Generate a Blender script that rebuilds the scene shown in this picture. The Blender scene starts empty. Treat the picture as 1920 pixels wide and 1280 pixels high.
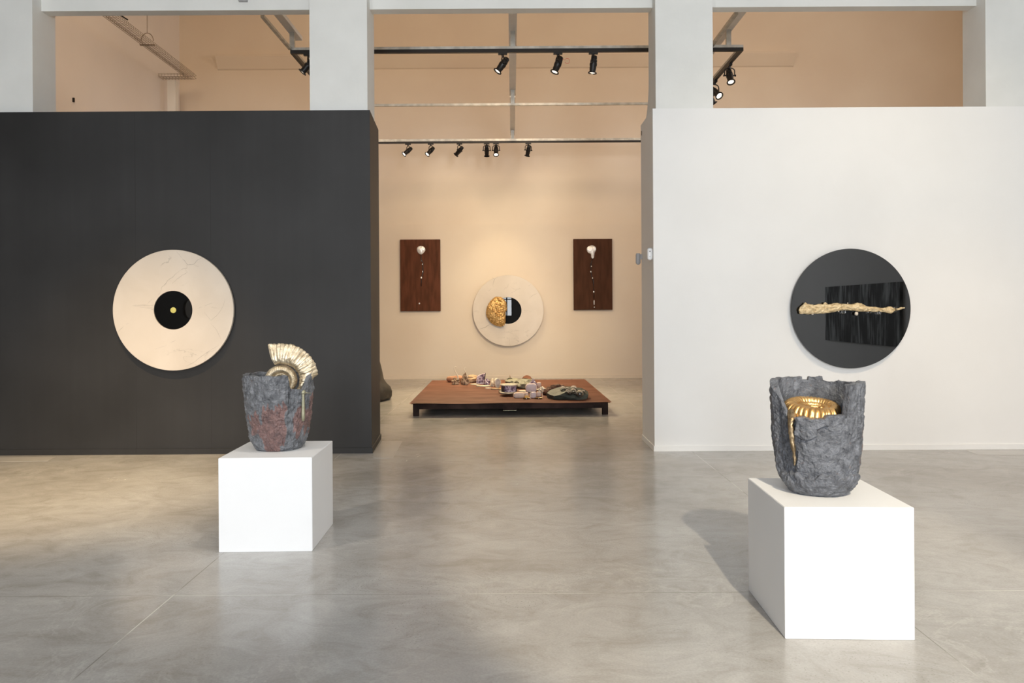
import bpy, bmesh, math, random
from mathutils import Vector, Matrix, noise
random.seed(7)
C = bpy.context.scene.collection
PI = math.pi
R = math.radians
# ---------------------------------------------------------------- camera
FPX = 1370.0            # focal length in pixels of the 1920 wide frame
ROLL = 0.006
EYE = 1.5
cam_d = bpy.data.cameras.new('camera')
cam = bpy.data.objects.new('camera', cam_d); C.objects.link(cam)
cam_d.sensor_width = 36.0
cam_d.lens = FPX / 1920 * 36.0
cam_d.shift_y = -60 / 1920
cam_d.clip_end = 200
cr, sr = math.cos(ROLL), math.sin(ROLL)
cam.matrix_world = Matrix(((cr, sr, 0, 0), (0, 0, -1, 0), (-sr, cr, 0, EYE), (0, 0, 0, 1)))
bpy.context.scene.camera = cam
# ---------------------------------------------------------------- world, exposure
w = bpy.data.worlds.new('world'); bpy.context.scene.world = w
w.use_nodes = True
w.node_tree.nodes['Background'].inputs[0].default_value = (0.75, 0.85, 1.0, 1)
w.node_tree.nodes['Background'].inputs[1].default_value = 1.0
vs = bpy.context.scene.view_settings
vs.view_transform = 'Standard'; vs.look = 'None'; vs.gamma = 1.0; vs.use_curve_mapping = False
vs.exposure = 0.4
bpy.context.scene.cycles.max_bounces = 10
bpy.context.scene.cycles.diffuse_bounces = 6
bpy.context.scene.cycles.sample_clamp_indirect = 6.0
bpy.context.scene.cycles.caustics_reflective = False
bpy.context.scene.cycles.caustics_refractive = False

COOL = (0.93, 0.965, 1.0)
WARM = (1.0, 0.70, 0.40)

def area_light(name, loc, direction, sx, sy, power, color):
    d = bpy.data.lights.new(name, 'AREA'); d.shape = 'RECTANGLE'; d.size = sx; d.size_y = sy
    d.energy = power; d.color = color
    o = bpy.data.objects.new(name, d); C.objects.link(o)
    o.location = loc
    o.rotation_euler = Vector(direction).to_track_quat('-Z', 'Y').to_euler()
    return o

def spot_lamp(name, loc, target, power, color, angle, blend=0.6, radius=0.04, parent=None):
    d = bpy.data.lights.new(name, 'SPOT'); d.energy = power; d.color = color
    d.spot_size = R(angle); d.spot_blend = blend; d.shadow_soft_size = radius
    o = bpy.data.objects.new(name, d); C.objects.link(o)
    dirv = Vector(target) - Vector(loc)
    o.rotation_euler = dirv.to_track_quat('-Z', 'Y').to_euler()
    o.location = loc
    if parent:
        o.parent = parent; o.matrix_parent_inverse = Matrix.Translation(-parent.location)
    return o

# daylight standing behind the hall's windows (wall behind the camera) and the rear room's added side window
HALL_Y = -6.0
WIN = [(-1.35, 0.02, 1.14, 4.2), (1.5, 3.3, 1.0, 4.2), (-5.4, -3.6, 1.0, 4.2)]  # the last window is added to brighten the left side
WPOW = [220, 445, 280]
for (x0, x1, z0, z1), p in zip(WIN, WPOW):
    area_light('window_and_fill_light', ((x0 + x1) / 2, HALL_Y - 0.22, (z0 + z1) / 2), (0, 1, 0), x1 - x0, z1 - z0, p, COOL)
# unseen hall spots without fixtures, two of them added fill
spot_lamp('unseen_hall_spot', (1.55, -1.0, 4.5), (1.35, 3.75, 0.3), 1100, (1.0, 0.86, 0.64), 31, 0.35, 0.05)
spot_lamp('unseen_hall_spot', (1.0, -1.0, 4.5), (-1.6, 4.6, 0.5), 130, (1.0, 0.92, 0.80), 24, 0.6, 0.05)
spot_lamp('unseen_hall_spot', (0.2, 3.6, 5.6), (-1.5, 4.8, 0.6), 190, (1.0, 0.94, 0.84), 34, 0.8, 0.05)  # steep fill added for the left plinth's top and side
spot_lamp('unseen_hall_spot', (4.2, 4.2, 5.2), (3.6, 7.7, 2.2), 150, (1.0, 0.82, 0.58), 75, 1.0, 0.05)
spot_lamp('unseen_hall_spot', (-3.6, 5.4, 5.2), (-3.9, 6.4, 0.0), 1150, (1.0, 0.70, 0.36), 56, 1.0, 0.05)
spot_lamp('unseen_hall_spot', (-4.4, 2.2, 5.4), (-4.2, 4.6, 0.0), 420, (1.0, 0.90, 0.76), 85, 1.0, 0.05)  # fill added to lift the left floor
spot_lamp('unseen_hall_spot', (4.6, 4.6, 5.2), (4.6, 5.6, 0.0), 330, (1.0, 0.72, 0.42), 80, 1.0, 0.05)

# ---------------------------------------------------------------- pixel geometry helpers (measurements off the photograph)
def ray(px, py):
    u = (px - 960) / FPX; v = -(py - 580) / FPX
    return (u * cr + v * sr, -u * sr + v * cr)
def onY(px, py, Y):
    a, b = ray(px, py); return Vector((a * Y, Y, EYE + b * Y))
def onZ(px, py, z=0.0):
    a, b = ray(px, py); Y = (z - EYE) / b; return Vector((a * Y, Y, z))

# ---------------------------------------------------------------- materials
def new_mat(name):
    m = bpy.data.materials.new(name); m.use_nodes = True
    nt = m.node_tree; b = nt.nodes['Principled BSDF']
    return m, nt, b
def N(nt, t, **kw):
    n = nt.nodes.new(t)
    for k, v in kw.items():
        if k.startswith('i_'): n.inputs[k[2:].replace('_', ' ')].default_value = v
        else: setattr(n, k, v)
    return n
def ramp(nt, src, stops):
    r = nt.nodes.new('ShaderNodeValToRGB'); el = r.color_ramp.elements
    while len(el) < len(stops): el.new(0.5)
    for e, (p, c) in zip(el, stops):
        e.position = p; e.color = (*c, 1) if len(c) == 3 else c
    nt.links.new(src, r.inputs[0]); return r
def coords(nt, scale=(1, 1, 1), loc=(0, 0, 0)):
    tc = nt.nodes.new('ShaderNodeTexCoord'); mp = nt.nodes.new('ShaderNodeMapping')
    mp.inputs['Scale'].default_value = scale; mp.inputs['Location'].default_value = loc
    nt.links.new(tc.outputs['Object'], mp.inputs[0]); return mp.outputs[0]
def mixc(nt, fac, a, b, mode='MIX'):
    m = nt.nodes.new('ShaderNodeMix'); m.data_type = 'RGBA'; m.blend_type = mode
    for sock, v in ((m.inputs[0], fac), (m.inputs[6], a), (m.inputs[7], b)):
        if isinstance(v, (int, float)): sock.default_value = v
        elif isinstance(v, tuple): sock.default_value = (*v, 1) if len(v) == 3 else v
        else: nt.links.new(v, sock)
    return m.outputs[2]
def math_n(nt, op, a, b=None, clamp=False):
    m = nt.nodes.new('ShaderNodeMath'); m.operation = op; m.use_clamp = clamp
    for i, v in enumerate((a, b)):
        if v is None: continue
        if isinstance(v, (int, float)): m.inputs[i].default_value = v
        else: nt.links.new(v, m.inputs[i])
    return m.outputs[0]
def noise_mat(name, c0, c1, scale=4.0, rough=0.6, metal=0.0, bump=0.0, bscale=None, stretch=(1, 1, 1), spec=0.5, detail=6, lo=0.35, hi=0.65):
    m, nt, b = new_mat(name)
    v = coords(nt, stretch)
    n = N(nt, 'ShaderNodeTexNoise', i_Scale=scale, i_Detail=detail); nt.links.new(v, n.inputs['Vector'])
    r = ramp(nt, n.outputs['Fac'], [(lo, c0), (hi, c1)])
    nt.links.new(r.outputs[0], b.inputs['Base Color'])
    b.inputs['Roughness'].default_value = rough; b.inputs['Metallic'].default_value = metal
    b.inputs['Specular IOR Level'].default_value = spec
    if bump:
        n2 = N(nt, 'ShaderNodeTexNoise', i_Scale=bscale or scale * 4, i_Detail=8); nt.links.new(v, n2.inputs['Vector'])
        bp = N(nt, 'ShaderNodeBump', i_Strength=bump, i_Distance=0.01)
        nt.links.new(n2.outputs['Fac'], bp.inputs['Height']); nt.links.new(bp.outputs[0], b.inputs['Normal'])
    return m

M = {}
M['wall'] = noise_mat('white_wall_paint', (0.79, 0.785, 0.77), (0.82, 0.815, 0.80), 1.2, 0.75, bump=0.04, bscale=60, spec=0.25)
M['oldwall'] = noise_mat('cream_wall_paint', (0.72, 0.63, 0.54), (0.76, 0.68, 0.59), 0.7, 0.85, bump=0.05, bscale=40, spec=0.2)
M['olddaylit'] = noise_mat('daylit_wall_paint', (0.82, 0.78, 0.77), (0.86, 0.82, 0.81), 0.7, 0.85, spec=0.2)  # cool daylight on the rear left wall, put into its colour
M['concretebeam'] = noise_mat('painted_beam', (0.73, 0.73, 0.70), (0.78, 0.78, 0.75), 2.0, 0.8, bump=0.1, bscale=30, spec=0.2)
M['plinth'] = noise_mat('plinth_white', (0.775, 0.78, 0.79), (0.795, 0.80, 0.81), 2.0, 0.5, spec=0.4)
M['ceiling'] = noise_mat('ceiling_paint', (0.72, 0.68, 0.62), (0.75, 0.71, 0.65), 0.7, 0.9, spec=0.2)
M['hallceil'] = noise_mat('grey_boards', (0.64, 0.63, 0.61), (0.70, 0.69, 0.67), 3, 0.8)
M['dark_hall'] = noise_mat('charcoal_paint', (0.05, 0.045, 0.04), (0.07, 0.06, 0.05), 1.0, 0.7)

def black_wall():
    m, nt, b = new_mat('charcoal_partition')
    v = coords(nt)
    n = N(nt, 'ShaderNodeTexNoise', i_Scale=0.9, i_Detail=5); nt.links.new(v, n.inputs['Vector'])
    v2 = coords(nt, (14, 14, 0.5))
    n2 = N(nt, 'ShaderNodeTexNoise', i_Scale=1.0, i_Detail=4); nt.links.new(v2, n2.inputs['Vector'])
    c = ramp(nt, n.outputs['Fac'], [(0.3, (0.022, 0.021, 0.0205)), (0.7, (0.036, 0.035, 0.035))])
    c2 = ramp(nt, n2.outputs['Fac'], [(0.3, (0.95, 0.95, 0.95)), (0.7, (1.05, 1.05, 1.05))])
    c3 = mixc(nt, 1.0, c.outputs[0], c2.outputs[0], 'MULTIPLY')
    sx = N(nt, 'ShaderNodeSeparateXYZ'); nt.links.new(v, sx.inputs[0])
    seams = None
    for x in (onY(253, 300, 7.68).x, onY(394, 300, 7.68).x):
        d = math_n(nt, 'ABSOLUTE', math_n(nt, 'SUBTRACT', sx.outputs[0], x))
        s = math_n(nt, 'LESS_THAN', d, 0.004)
        seams = s if seams is None else math_n(nt, 'ADD', seams, s)
    c4 = mixc(nt, seams, c3, (0.022, 0.021, 0.021))
    nt.links.new(c4, b.inputs['Base Color'])
    b.inputs['Roughness'].default_value = 0.55; b.inputs['Specular IOR Level'].default_value = 0.35
    return m
M['black_wall'] = black_wall()

def floor_mat():
    m, nt, b = new_mat('polished_concrete')
    v = coords(nt)
    def nz(scale, detail=8, rough=0.6, stretch=(1, 1, 1), loc=(0, 0, 0), dist=0.0):
        n = N(nt, 'ShaderNodeTexNoise', i_Scale=scale, i_Detail=detail, i_Roughness=rough, i_Distortion=dist)
        nt.links.new(coords(nt, stretch, loc), n.inputs['Vector']); return n.outputs['Fac']
    big = ramp(nt, nz(0.55, 6, 0.6, dist=0.6), [(0.32, (0.30, 0.285, 0.268)), (0.5, (0.365, 0.358, 0.347)), (0.68, (0.43, 0.43, 0.426))])
    mid = ramp(nt, nz(3.0, 10, 0.7, (1, 1.5, 1), dist=1.2), [(0.3, (0.82, 0.80, 0.77)), (0.5, (1, 1, 1)), (0.70, (1.14, 1.14, 1.14))])
    c = mixc(nt, 1.0, big.outputs[0], mid.outputs[0], 'MULTIPLY')
    # pale worn veins
    ve = math_n(nt, 'ABSOLUTE', math_n(nt, 'SUBTRACT', nz(1.6, 9, 0.65, dist=2.0), 0.5))
    vmask = ramp(nt, ve, [(0.0, (0.4, 0.4, 0.4)), (0.035, (0, 0, 0))])
    vm2 = ramp(nt, nz(0.8, 4, loc=(5, 3, 0)), [(0.5, (0, 0, 0)), (0.62, (0.6, 0.6, 0.6))])
    f = math_n(nt, 'MULTIPLY', vmask.outputs[0], vm2.outputs[0])
    c = mixc(nt, f, c, (0.56, 0.55, 0.52))
    # dark pits (aggregate), denser to the front left
    vo = N(nt, 'ShaderNodeTexVoronoi', i_Scale=55.0); nt.links.new(v, vo.inputs['Vector'])
    pit = math_n(nt, 'LESS_THAN', vo.outputs['Distance'], 0.17)
    pm = ramp(nt, nz(1.1, 5, loc=(9, 1, 0)), [(0.48, (0, 0, 0)), (0.62, (0.55, 0.55, 0.55))])
    c = mixc(nt, math_n(nt, 'MULTIPLY', pit, pm.outputs[0]), c, (0.17, 0.155, 0.135))
    # fine grain
    fg = ramp(nt, nz(90, 2), [(0.3, (0.93, 0.93, 0.93)), (0.7, (1.06, 1.06, 1.06))])
    c = mixc(nt, 1.0, c, fg.outputs[0], 'MULTIPLY')
    # saw-cut joints on a 3.68 m grid
    sx = N(nt, 'ShaderNodeSeparateXYZ'); nt.links.new(v, sx.inputs[0])
    def joint(sock, off, width):
        t = math_n(nt, 'PINGPONG', math_n(nt, 'SUBTRACT', sock, off), 1.84)
        return math_n(nt, 'LESS_THAN', t, width)
    jx = joint(sx.outputs[0], 1.88 - 3.68 * 3, 0.0030)
    jy = joint(sx.outputs[1], 3.86 - 3.68 * 3, 0.0022)
    j = math_n(nt, 'MAXIMUM', jx, jy)
    jc = ramp(nt, nz(1.2, 3, loc=(2, 8, 0)), [(0.45, (0.20, 0.19, 0.17)), (0.55, (0.60, 0.59, 0.56))])
    c = mixc(nt, math_n(nt, 'MULTIPLY', j, 0.8), c, jc.outputs[0])
    nt.links.new(c, b.inputs['Base Color'])
    rr = ramp(nt, nz(1.3, 7, 0.65, dist=1.0), [(0.3, (0.13,) * 3), (0.7, (0.28,) * 3)])
    nt.links.new(rr.outputs[0], b.inputs['Roughness'])
    b.inputs['Specular IOR Level'].default_value = 0.42
    bp = N(nt, 'ShaderNodeBump', i_Strength=0.08, i_Distance=0.004)
    nt.links.new(nz(25, 8), bp.inputs['Height']); nt.links.new(bp.outputs[0], b.inputs['Normal'])
    return m
M['floor'] = floor_mat()
M['patch'] = noise_mat('smooth_floor_patch', (0.42, 0.41, 0.395), (0.46, 0.45, 0.435), 6, 0.25)

def marble():
    m, nt, b = new_mat('veined_marble')
    v = coords(nt)
    n = N(nt, 'ShaderNodeTexNoise', i_Scale=1.6, i_Detail=5, i_Distortion=0.6); nt.links.new(v, n.inputs['Vector'])
    base = ramp(nt, n.outputs['Fac'], [(0.3, (0.60, 0.53, 0.45)), (0.7, (0.69, 0.62, 0.54))])
    c = base.outputs[0]
    for sc, wd, off, rot in ((1.5, 0.010, 3.1, 0.6), (2.3, 0.007, 7.7, -0.5)):
        mp = nt.nodes.new('ShaderNodeMapping'); mp.inputs['Location'].default_value = (off, off, off); mp.inputs['Rotation'].default_value = (0, rot, 0)
        mp.inputs['Scale'].default_value = (0.6, 1, 1.7)
        nt.links.new(v, mp.inputs[0])
        a = N(nt, 'ShaderNodeTexNoise', i_Scale=sc, i_Detail=7, i_Roughness=0.55, i_Distortion=0.5); nt.links.new(mp.outputs[0], a.inputs['Vector'])
        d = math_n(nt, 'ABSOLUTE', math_n(nt, 'SUBTRACT', a.outputs['Fac'], 0.5))
        k = ramp(nt, d, [(0.0, (1, 1, 1)), (wd, (0, 0, 0))])
        mk = N(nt, 'ShaderNodeTexNoise', i_Scale=2.2, i_Detail=2); nt.links.new(mp.outputs[0], mk.inputs['Vector'])
        k2 = ramp(nt, mk.outputs['Fac'], [(0.57, (0, 0, 0)), (0.66, (0.5,) * 3)])
        c = mixc(nt, math_n(nt, 'MULTIPLY', k.outputs[0], k2.outputs[0]), c, (0.28, 0.24, 0.20))
    nt.links.new(c, b.inputs['Base Color'])
    b.inputs['Roughness'].default_value = 0.35
    return m
M['marble'] = marble()
M['vein'] = noise_mat('dark_vein', (0.25, 0.22, 0.19), (0.42, 0.37, 0.31), 30, 0.5)

def plain(name, c, rough=0.5, metal=0.0, spec=0.5, trans=0.0, ior=1.45, emit=None, estr=0.0):
    m, nt, b = new_mat(name)
    b.inputs['Base Color'].default_value = (*c, 1); b.inputs['Roughness'].default_value = rough
    b.inputs['Metallic'].default_value = metal; b.inputs['Specular IOR Level'].default_value = spec
    b.inputs['Transmission Weight'].default_value = trans; b.inputs['IOR'].default_value = ior
    if emit: b.inputs['Emission Color'].default_value = (*emit, 1); b.inputs['Emission Strength'].default_value = estr
    return m
M['blackglass'] = plain('black_glass', (0.004, 0.004, 0.004), 0.01, spec=0.5, ior=1.8)
M['blackcentre'] = plain('black_centre_glass', (0.003, 0.003, 0.003), 0.01, spec=0.5, ior=1.38)
M['brass_dot'] = noise_mat('brass_dot', (0.50, 0.46, 0.12), (0.60, 0.56, 0.18), 20, 0.5)
M['gold'] = noise_mat('gold_leaf', (0.42, 0.24, 0.07), (0.86, 0.58, 0.26), 30, 0.42, metal=0.75, bump=0.9, bscale=45)
M['palegold'] = noise_mat('pale_gold_leaf', (0.66, 0.50, 0.28), (0.88, 0.72, 0.46), 30, 0.55, metal=0.3, bump=0.8, bscale=60, stretch=(0.5, 1, 1.6))
M['bronze'] = noise_mat('pale_bronze', (0.52, 0.42, 0.28), (0.86, 0.75, 0.57), 26, 0.42, metal=0.75, bump=0.4, bscale=70)
M['polgold'] = noise_mat('polished_bronze', (0.60, 0.34, 0.12), (0.88, 0.56, 0.24), 18, 0.34, metal=0.9, bump=0.4, bscale=35)
M['drip'] = noise_mat('drip_bronze', (0.20, 0.14, 0.08), (0.55, 0.42, 0.26), 40, 0.35, metal=0.85, bump=0.5, bscale=60)
M['oldbrass'] = noise_mat('aged_brass', (0.27, 0.26, 0.17), (0.38, 0.36, 0.25), 30, 0.45, metal=0.5)
M['rust'] = noise_mat('rusted_steel', (0.25, 0.095, 0.055), (0.38, 0.17, 0.11), 2.5, 0.6, stretch=(1, 3, 1), spec=0.4)
M['rustdark'] = noise_mat('rusted_steel_frame', (0.016, 0.009, 0.008), (0.045, 0.026, 0.022), 5, 0.75, bump=0.15, spec=0.2)
M['rustpanel'] = noise_mat('rusted_panel', (0.075, 0.028, 0.014), (0.125, 0.045, 0.024), 5, 0.6, stretch=(3, 1, 0.5), bump=0.1, spec=0.12)
M['rustpanel2'] = noise_mat('brown_rusted_panel', (0.055, 0.023, 0.012), (0.080, 0.033, 0.018), 5, 0.6, stretch=(3, 1, 0.5), bump=0.1, spec=0.12)
M['silver'] = noise_mat('silver_leaf', (0.88, 0.92, 0.97), (0.97, 0.98, 1.0), 40, 0.25, metal=0.4, bump=0.5, bscale=50)
M['trail'] = noise_mat('dark_drip_stain', (0.012, 0.006, 0.005), (0.04, 0.018, 0.012), 20, 0.35)
M['trackblack'] = plain('black_track', (0.012, 0.010, 0.009), 0.4)
M['wire'] = noise_mat('wire_mesh', (0.20, 0.16, 0.13), (0.28, 0.23, 0.19), 12, 0.5, metal=0.3)
M['galv'] = noise_mat('galvanised_steel', (0.42, 0.42, 0.39), (0.60, 0.60, 0.56), 12, 0.4, metal=0.7)
M['strut'] = noise_mat('painted_strut', (0.84, 0.82, 0.79), (0.88, 0.86, 0.83), 6, 0.6)
M['lampblack'] = plain('black_lamp_housing', (0.010, 0.009, 0.009), 0.42)
M['lens_on'] = plain('lit_lens', (1, 0.9, 0.75), 0.3, emit=(1.0, 0.86, 0.66), estr=2.0)
M['lens_bright'] = plain('bright_lit_lens', (1, 0.9, 0.75), 0.3, emit=(1.0, 0.86, 0.66), estr=5.0)
M['plastic'] = plain('white_plastic', (0.82, 0.82, 0.82), 0.35)
M['plasticgrey'] = plain('grey_plastic', (0.40, 0.40, 0.41), 0.4)
M['sensoreye'] = plain('dark_sensor_eye', (0.01, 0.01, 0.012), 0.15)
M['redcable'] = plain('red_cable', (0.6, 0.08, 0.07), 0.5)
M['glass'] = plain('clear_glass', (1.0, 1.0, 0.99), 0.01, trans=1.0, ior=1.32)
M['ballglass'] = plain('blown_glass', (1.0, 1.0, 1.0), 0.02, trans=1.0, ior=1.5)
M['thinglass'] = plain('thin_blown_glass', (1.0, 1.0, 0.99), 0.02, trans=1.0, ior=1.12)
M['pane'] = plain('window_glass', (1, 1, 1), 0.0, trans=1.0, ior=1.01)
M['frame'] = plain('window_frame_paint', (0.25, 0.26, 0.27), 0.5)
M['amethyst'] = noise_mat('amethyst', (0.10, 0.055, 0.11), (0.62, 0.52, 0.62), 28, 0.3, bump=1.0, bscale=40, detail=3, lo=0.4, hi=0.6)
M['lilac'] = noise_mat('lilac_quartz', (0.55, 0.45, 0.47), (0.66, 0.56, 0.58), 8, 0.4, bump=0.2)
M['rose'] = noise_mat('rose_quartz', (0.58, 0.43, 0.37), (0.68, 0.54, 0.46), 8, 0.4, bump=0.2)
M['agate'] = noise_mat('agate_cream', (0.52, 0.46, 0.36), (0.74, 0.68, 0.55), 10, 0.4, bump=0.3)
M['whiteshell'] = noise_mat('white_shell', (0.66, 0.58, 0.47), (0.85, 0.79, 0.68), 12, 0.35, bump=0.3)
M['geodein'] = noise_mat('grey_geode', (0.42, 0.38, 0.36), (0.60, 0.55, 0.52), 20, 0.3, bump=0.5)
M['brownstone'] = noise_mat('brown_stone', (0.28, 0.13, 0.075), (0.46, 0.25, 0.16), 10, 0.8, bump=0.6)
M['tanstone'] = noise_mat('tan_stone', (0.34, 0.23, 0.14), (0.50, 0.35, 0.22), 12, 0.8, bump=0.6)
M['oyster'] = noise_mat('oyster_crust', (0.15, 0.10, 0.06), (0.62, 0.47, 0.34), 22, 0.6, bump=1.0, lo=0.42, hi=0.6)
M['darkstone'] = noise_mat('dark_basalt', (0.03, 0.026, 0.022), (0.07, 0.058, 0.045), 5, 0.6, bump=0.4)
M['greenstone'] = noise_mat('green_stone', (0.16, 0.16, 0.115), (0.27, 0.26, 0.19), 6, 0.55, bump=0.4)
M['darkgreen'] = noise_mat('dark_green_stone', (0.020, 0.026, 0.022), (0.07, 0.08, 0.062), 5, 0.6, bump=0.4)
M['bark'] = noise_mat('reddish_bark', (0.06, 0.028, 0.018), (0.20, 0.10, 0.06), 14, 0.8, bump=1.0, bscale=40)
M['crystal'] = noise_mat('yellow_crystal', (0.75, 0.42, 0.10), (0.95, 0.70, 0.30), 20, 0.3, bump=0.6)
M['saucer'] = noise_mat('dark_brass', (0.10, 0.06, 0.02), (0.35, 0.22, 0.08), 12, 0.35, metal=0.6)
M['darkrim'] = noise_mat('dark_rind', (0.025, 0.02, 0.02), (0.07, 0.05, 0.05), 20, 0.6, bump=0.8)
M['painting'] = None

def crucible_mat(name, grey0, grey1, red0, red1):
    m, nt, b = new_mat(name)
    v = coords(nt)
    n = N(nt, 'ShaderNodeTexNoise', i_Scale=24, i_Detail=10, i_Roughness=0.65); nt.links.new(v, n.inputs['Vector'])
    g = ramp(nt, n.outputs['Fac'], [(0.35, grey0), (0.65, grey1)])
    r = ramp(nt, n.outputs['Fac'], [(0.35, red0), (0.65, red1)])
    at = N(nt, 'ShaderNodeAttribute', attribute_name='stain')
    n3 = N(nt, 'ShaderNodeTexNoise', i_Scale=45, i_Detail=5); nt.links.new(v, n3.inputs['Vector'])
    f = math_n(nt, 'ADD', at.outputs['Fac'], math_n(nt, 'MULTIPLY', math_n(nt, 'SUBTRACT', n3.outputs['Fac'], 0.5), 2.4))
    fr = ramp(nt, f, [(0.42, (0, 0, 0)), (0.58, (1, 1, 1))])
    c = mixc(nt, fr.outputs[0], g.outputs[0], r.outputs[0])
    nt.links.new(c, b.inputs['Base Color'])
    n2 = N(nt, 'ShaderNodeTexNoise', i_Scale=70, i_Detail=7, i_Roughness=0.6); nt.links.new(v, n2.inputs['Vector'])
    bp = N(nt, 'ShaderNodeBump', i_Strength=1.0, i_Distance=0.012)
    nt.links.new(n2.outputs['Fac'], bp.inputs['Height']); nt.links.new(bp.outputs[0], b.inputs['Normal'])
    b.inputs['Roughness'].default_value = 0.40; b.inputs['Specular IOR Level'].default_value = 0.6
    return m
M['cruc_l'] = crucible_mat('glazed_crucible', (0.07, 0.075, 0.085), (0.21, 0.218, 0.235), (0.11, 0.068, 0.066), (0.27, 0.16, 0.145))
M['cruc_r'] = crucible_mat('grey_crucible', (0.055, 0.060, 0.073), (0.165, 0.177, 0.205), (0.12, 0.085, 0.08), (0.17, 0.125, 0.12))

def painting_mat():
    m, nt, b = new_mat('streaked_black_paint')
    n = N(nt, 'ShaderNodeTexNoise', i_Scale=2.0, i_Detail=6, i_Distortion=0.4); nt.links.new(coords(nt, (1, 2.2, 0.6)), n.inputs['Vector'])
    n2 = N(nt, 'ShaderNodeTexNoise', i_Scale=9.0, i_Detail=6); nt.links.new(coords(nt, (1, 2.0, 0.25)), n2.inputs['Vector'])
    f = math_n(nt, 'MULTIPLY', n.outputs['Fac'], n2.outputs['Fac'])
    r = ramp(nt, f, [(0.22, (0.01, 0.01, 0.01)), (0.40, (0.50, 0.53, 0.53))])
    nt.links.new(r.outputs[0], b.inputs['Base Color']); b.inputs['Roughness'].default_value = 0.7
    return m
M['painting'] = painting_mat()

# ---------------------------------------------------------------- mesh helpers
def link(name, bm, mat, parent=None, smooth=None, recalc=True):
    me = bpy.data.meshes.new(name)
    if recalc: bmesh.ops.recalc_face_normals(bm, faces=bm.faces)
    bm.to_mesh(me); bm.free()
    if smooth is True:
        for p in me.polygons: p.use_smooth = True
    elif smooth is not None:
        me.polygons.foreach_set('use_smooth', [True] * len(me.polygons))
        me.set_sharp_from_angle(angle=R(smooth))
    o = bpy.data.objects.new(name, me); C.objects.link(o)
    me.materials.append(mat)
    if parent: o.parent = parent
    return o
def tag(o, label=None, cat=None, group=None, kind=None):
    if label: o['label'] = label
    if cat: o['category'] = cat
    if group: o['group'] = group
    if kind: o['kind'] = kind
    return o
def thing(name, label, cat, loc=(0, 0, 0), group=None, rotz=0):
    o = bpy.data.objects.new(name, None); C.objects.link(o); o.location = loc; o.rotation_euler = (0, 0, rotz)
    o.empty_display_size = 0.1
    return tag(o, label, cat, group)
def box(bm, x0, x1, y0, y1, z0, z1):
    vs_ = [bm.verts.new((x, y, z)) for z in (z0, z1) for y in (y0, y1) for x in (x0, x1)]
    for f in ((0, 1, 3, 2), (4, 6, 7, 5), (0, 4, 5, 1), (2, 3, 7, 6), (0, 2, 6, 4), (1, 5, 7, 3)):
        bm.faces.new([vs_[i] for i in f])
    return vs_
def boxo(name, b, mat, parent=None, bevel=0.0):
    bm = bmesh.new(); box(bm, *b)
    if bevel: bmesh.ops.bevel(bm, geom=bm.edges[:], offset=bevel, segments=2, affect='EDGES')
    return link(name, bm, mat, parent)
def ring_grid(bm, rings, close_u=True, cap0=True, cap1=True):
    """rings: list of lists of co; joins them with quads"""
    vr = [[bm.verts.new(c) for c in r] for r in rings]
    n = len(vr[0])
    for a, b in zip(vr, vr[1:]):
        for i in range(n if close_u else n - 1):
            j = (i + 1) % n
            bm.faces.new((a[i], a[j], b[j], b[i]))
    if cap0: bm.faces.new(vr[0])
    if cap1: bm.faces.new(list(reversed(vr[-1])))
    return vr
def lathe(bm, prof, n=32, axis=Vector((0, 0, 1)), origin=Vector((0, 0, 0)), cap=True):
    axis = Vector(axis).normalized()
    t = Vector((1, 0, 0)) if abs(axis.x) < 0.9 else Vector((0, 1, 0))
    a = axis.cross(t).normalized(); b = axis.cross(a)
    rings = []
    for r, h in prof:
        r = max(r, 1e-4)
        rings.append([Vector(origin) + axis * h + a * (r * math.cos(2 * PI * i / n)) + b * (r * math.sin(2 * PI * i / n)) for i in range(n)])
    return ring_grid(bm, rings, True, cap, cap)
def tube(bm, pts, rad, n=10):
    pts = [Vector(p) for p in pts]
    rings = []
    up = Vector((0, 0, 1)); prev = None
    for i, p in enumerate(pts):
        d = (pts[min(i + 1, len(pts) - 1)] - pts[max(i - 1, 0)]).normalized()
        if prev is None:
            a = d.cross(up if abs(d.z) < 0.95 else Vector((1, 0, 0))).normalized()
        else:
            a = (prev - d * prev.dot(d)).normalized()
        prev = a; b = d.cross(a)
        r = rad[i] if isinstance(rad, (list, tuple)) else rad
        rings.append([p + a * (r * math.cos(2 * PI * k / n)) + b * (r * math.sin(2 * PI * k / n)) for k in range(n)])
    ring_grid(bm, rings)
def interp(pts, x):
    if x <= pts[0][0]: return pts[0][1]
    for (a, b), (c, d) in zip(pts, pts[1:]):
        if x <= c:
            t = (x - a) / (c - a); return b + (d - b) * t
    return pts[-1][1]
def sstep(a, b, x):
    t = max(0.0, min(1.0, (x - a) / (b - a))); return t * t * (3 - 2 * t)
def nz(p, s, seed=0.0):
    return noise.noise(Vector((p[0] * s + seed, p[1] * s - seed * 0.7, p[2] * s + seed * 1.3)))
def fnz(p, s, seed=0.0, oc=4):
    t = 0; a = 1
    for k in range(oc):
        t += a * nz(p, s * (2 ** k), seed + k * 3.1); a *= 0.5
    return t
def blob(bm, rx, ry, rz, seed=0, amp=0.15, sc=3.0, sub=4, flat=None, facet=False, oc=3):
    tmp = bmesh.ops.create_icosphere(bm, subdivisions=sub, radius=1.0)
    for v in tmp['verts']:
        p = v.co.copy()
        k = 1 + amp * fnz(p, sc * 0.4, seed, oc)
        q = Vector((p.x * rx * k, p.y * ry * k, p.z * rz * k))
        if flat is not None and q.z < -rz * flat: q.z = -rz * flat
        v.co = q
    return tmp['verts']
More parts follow.
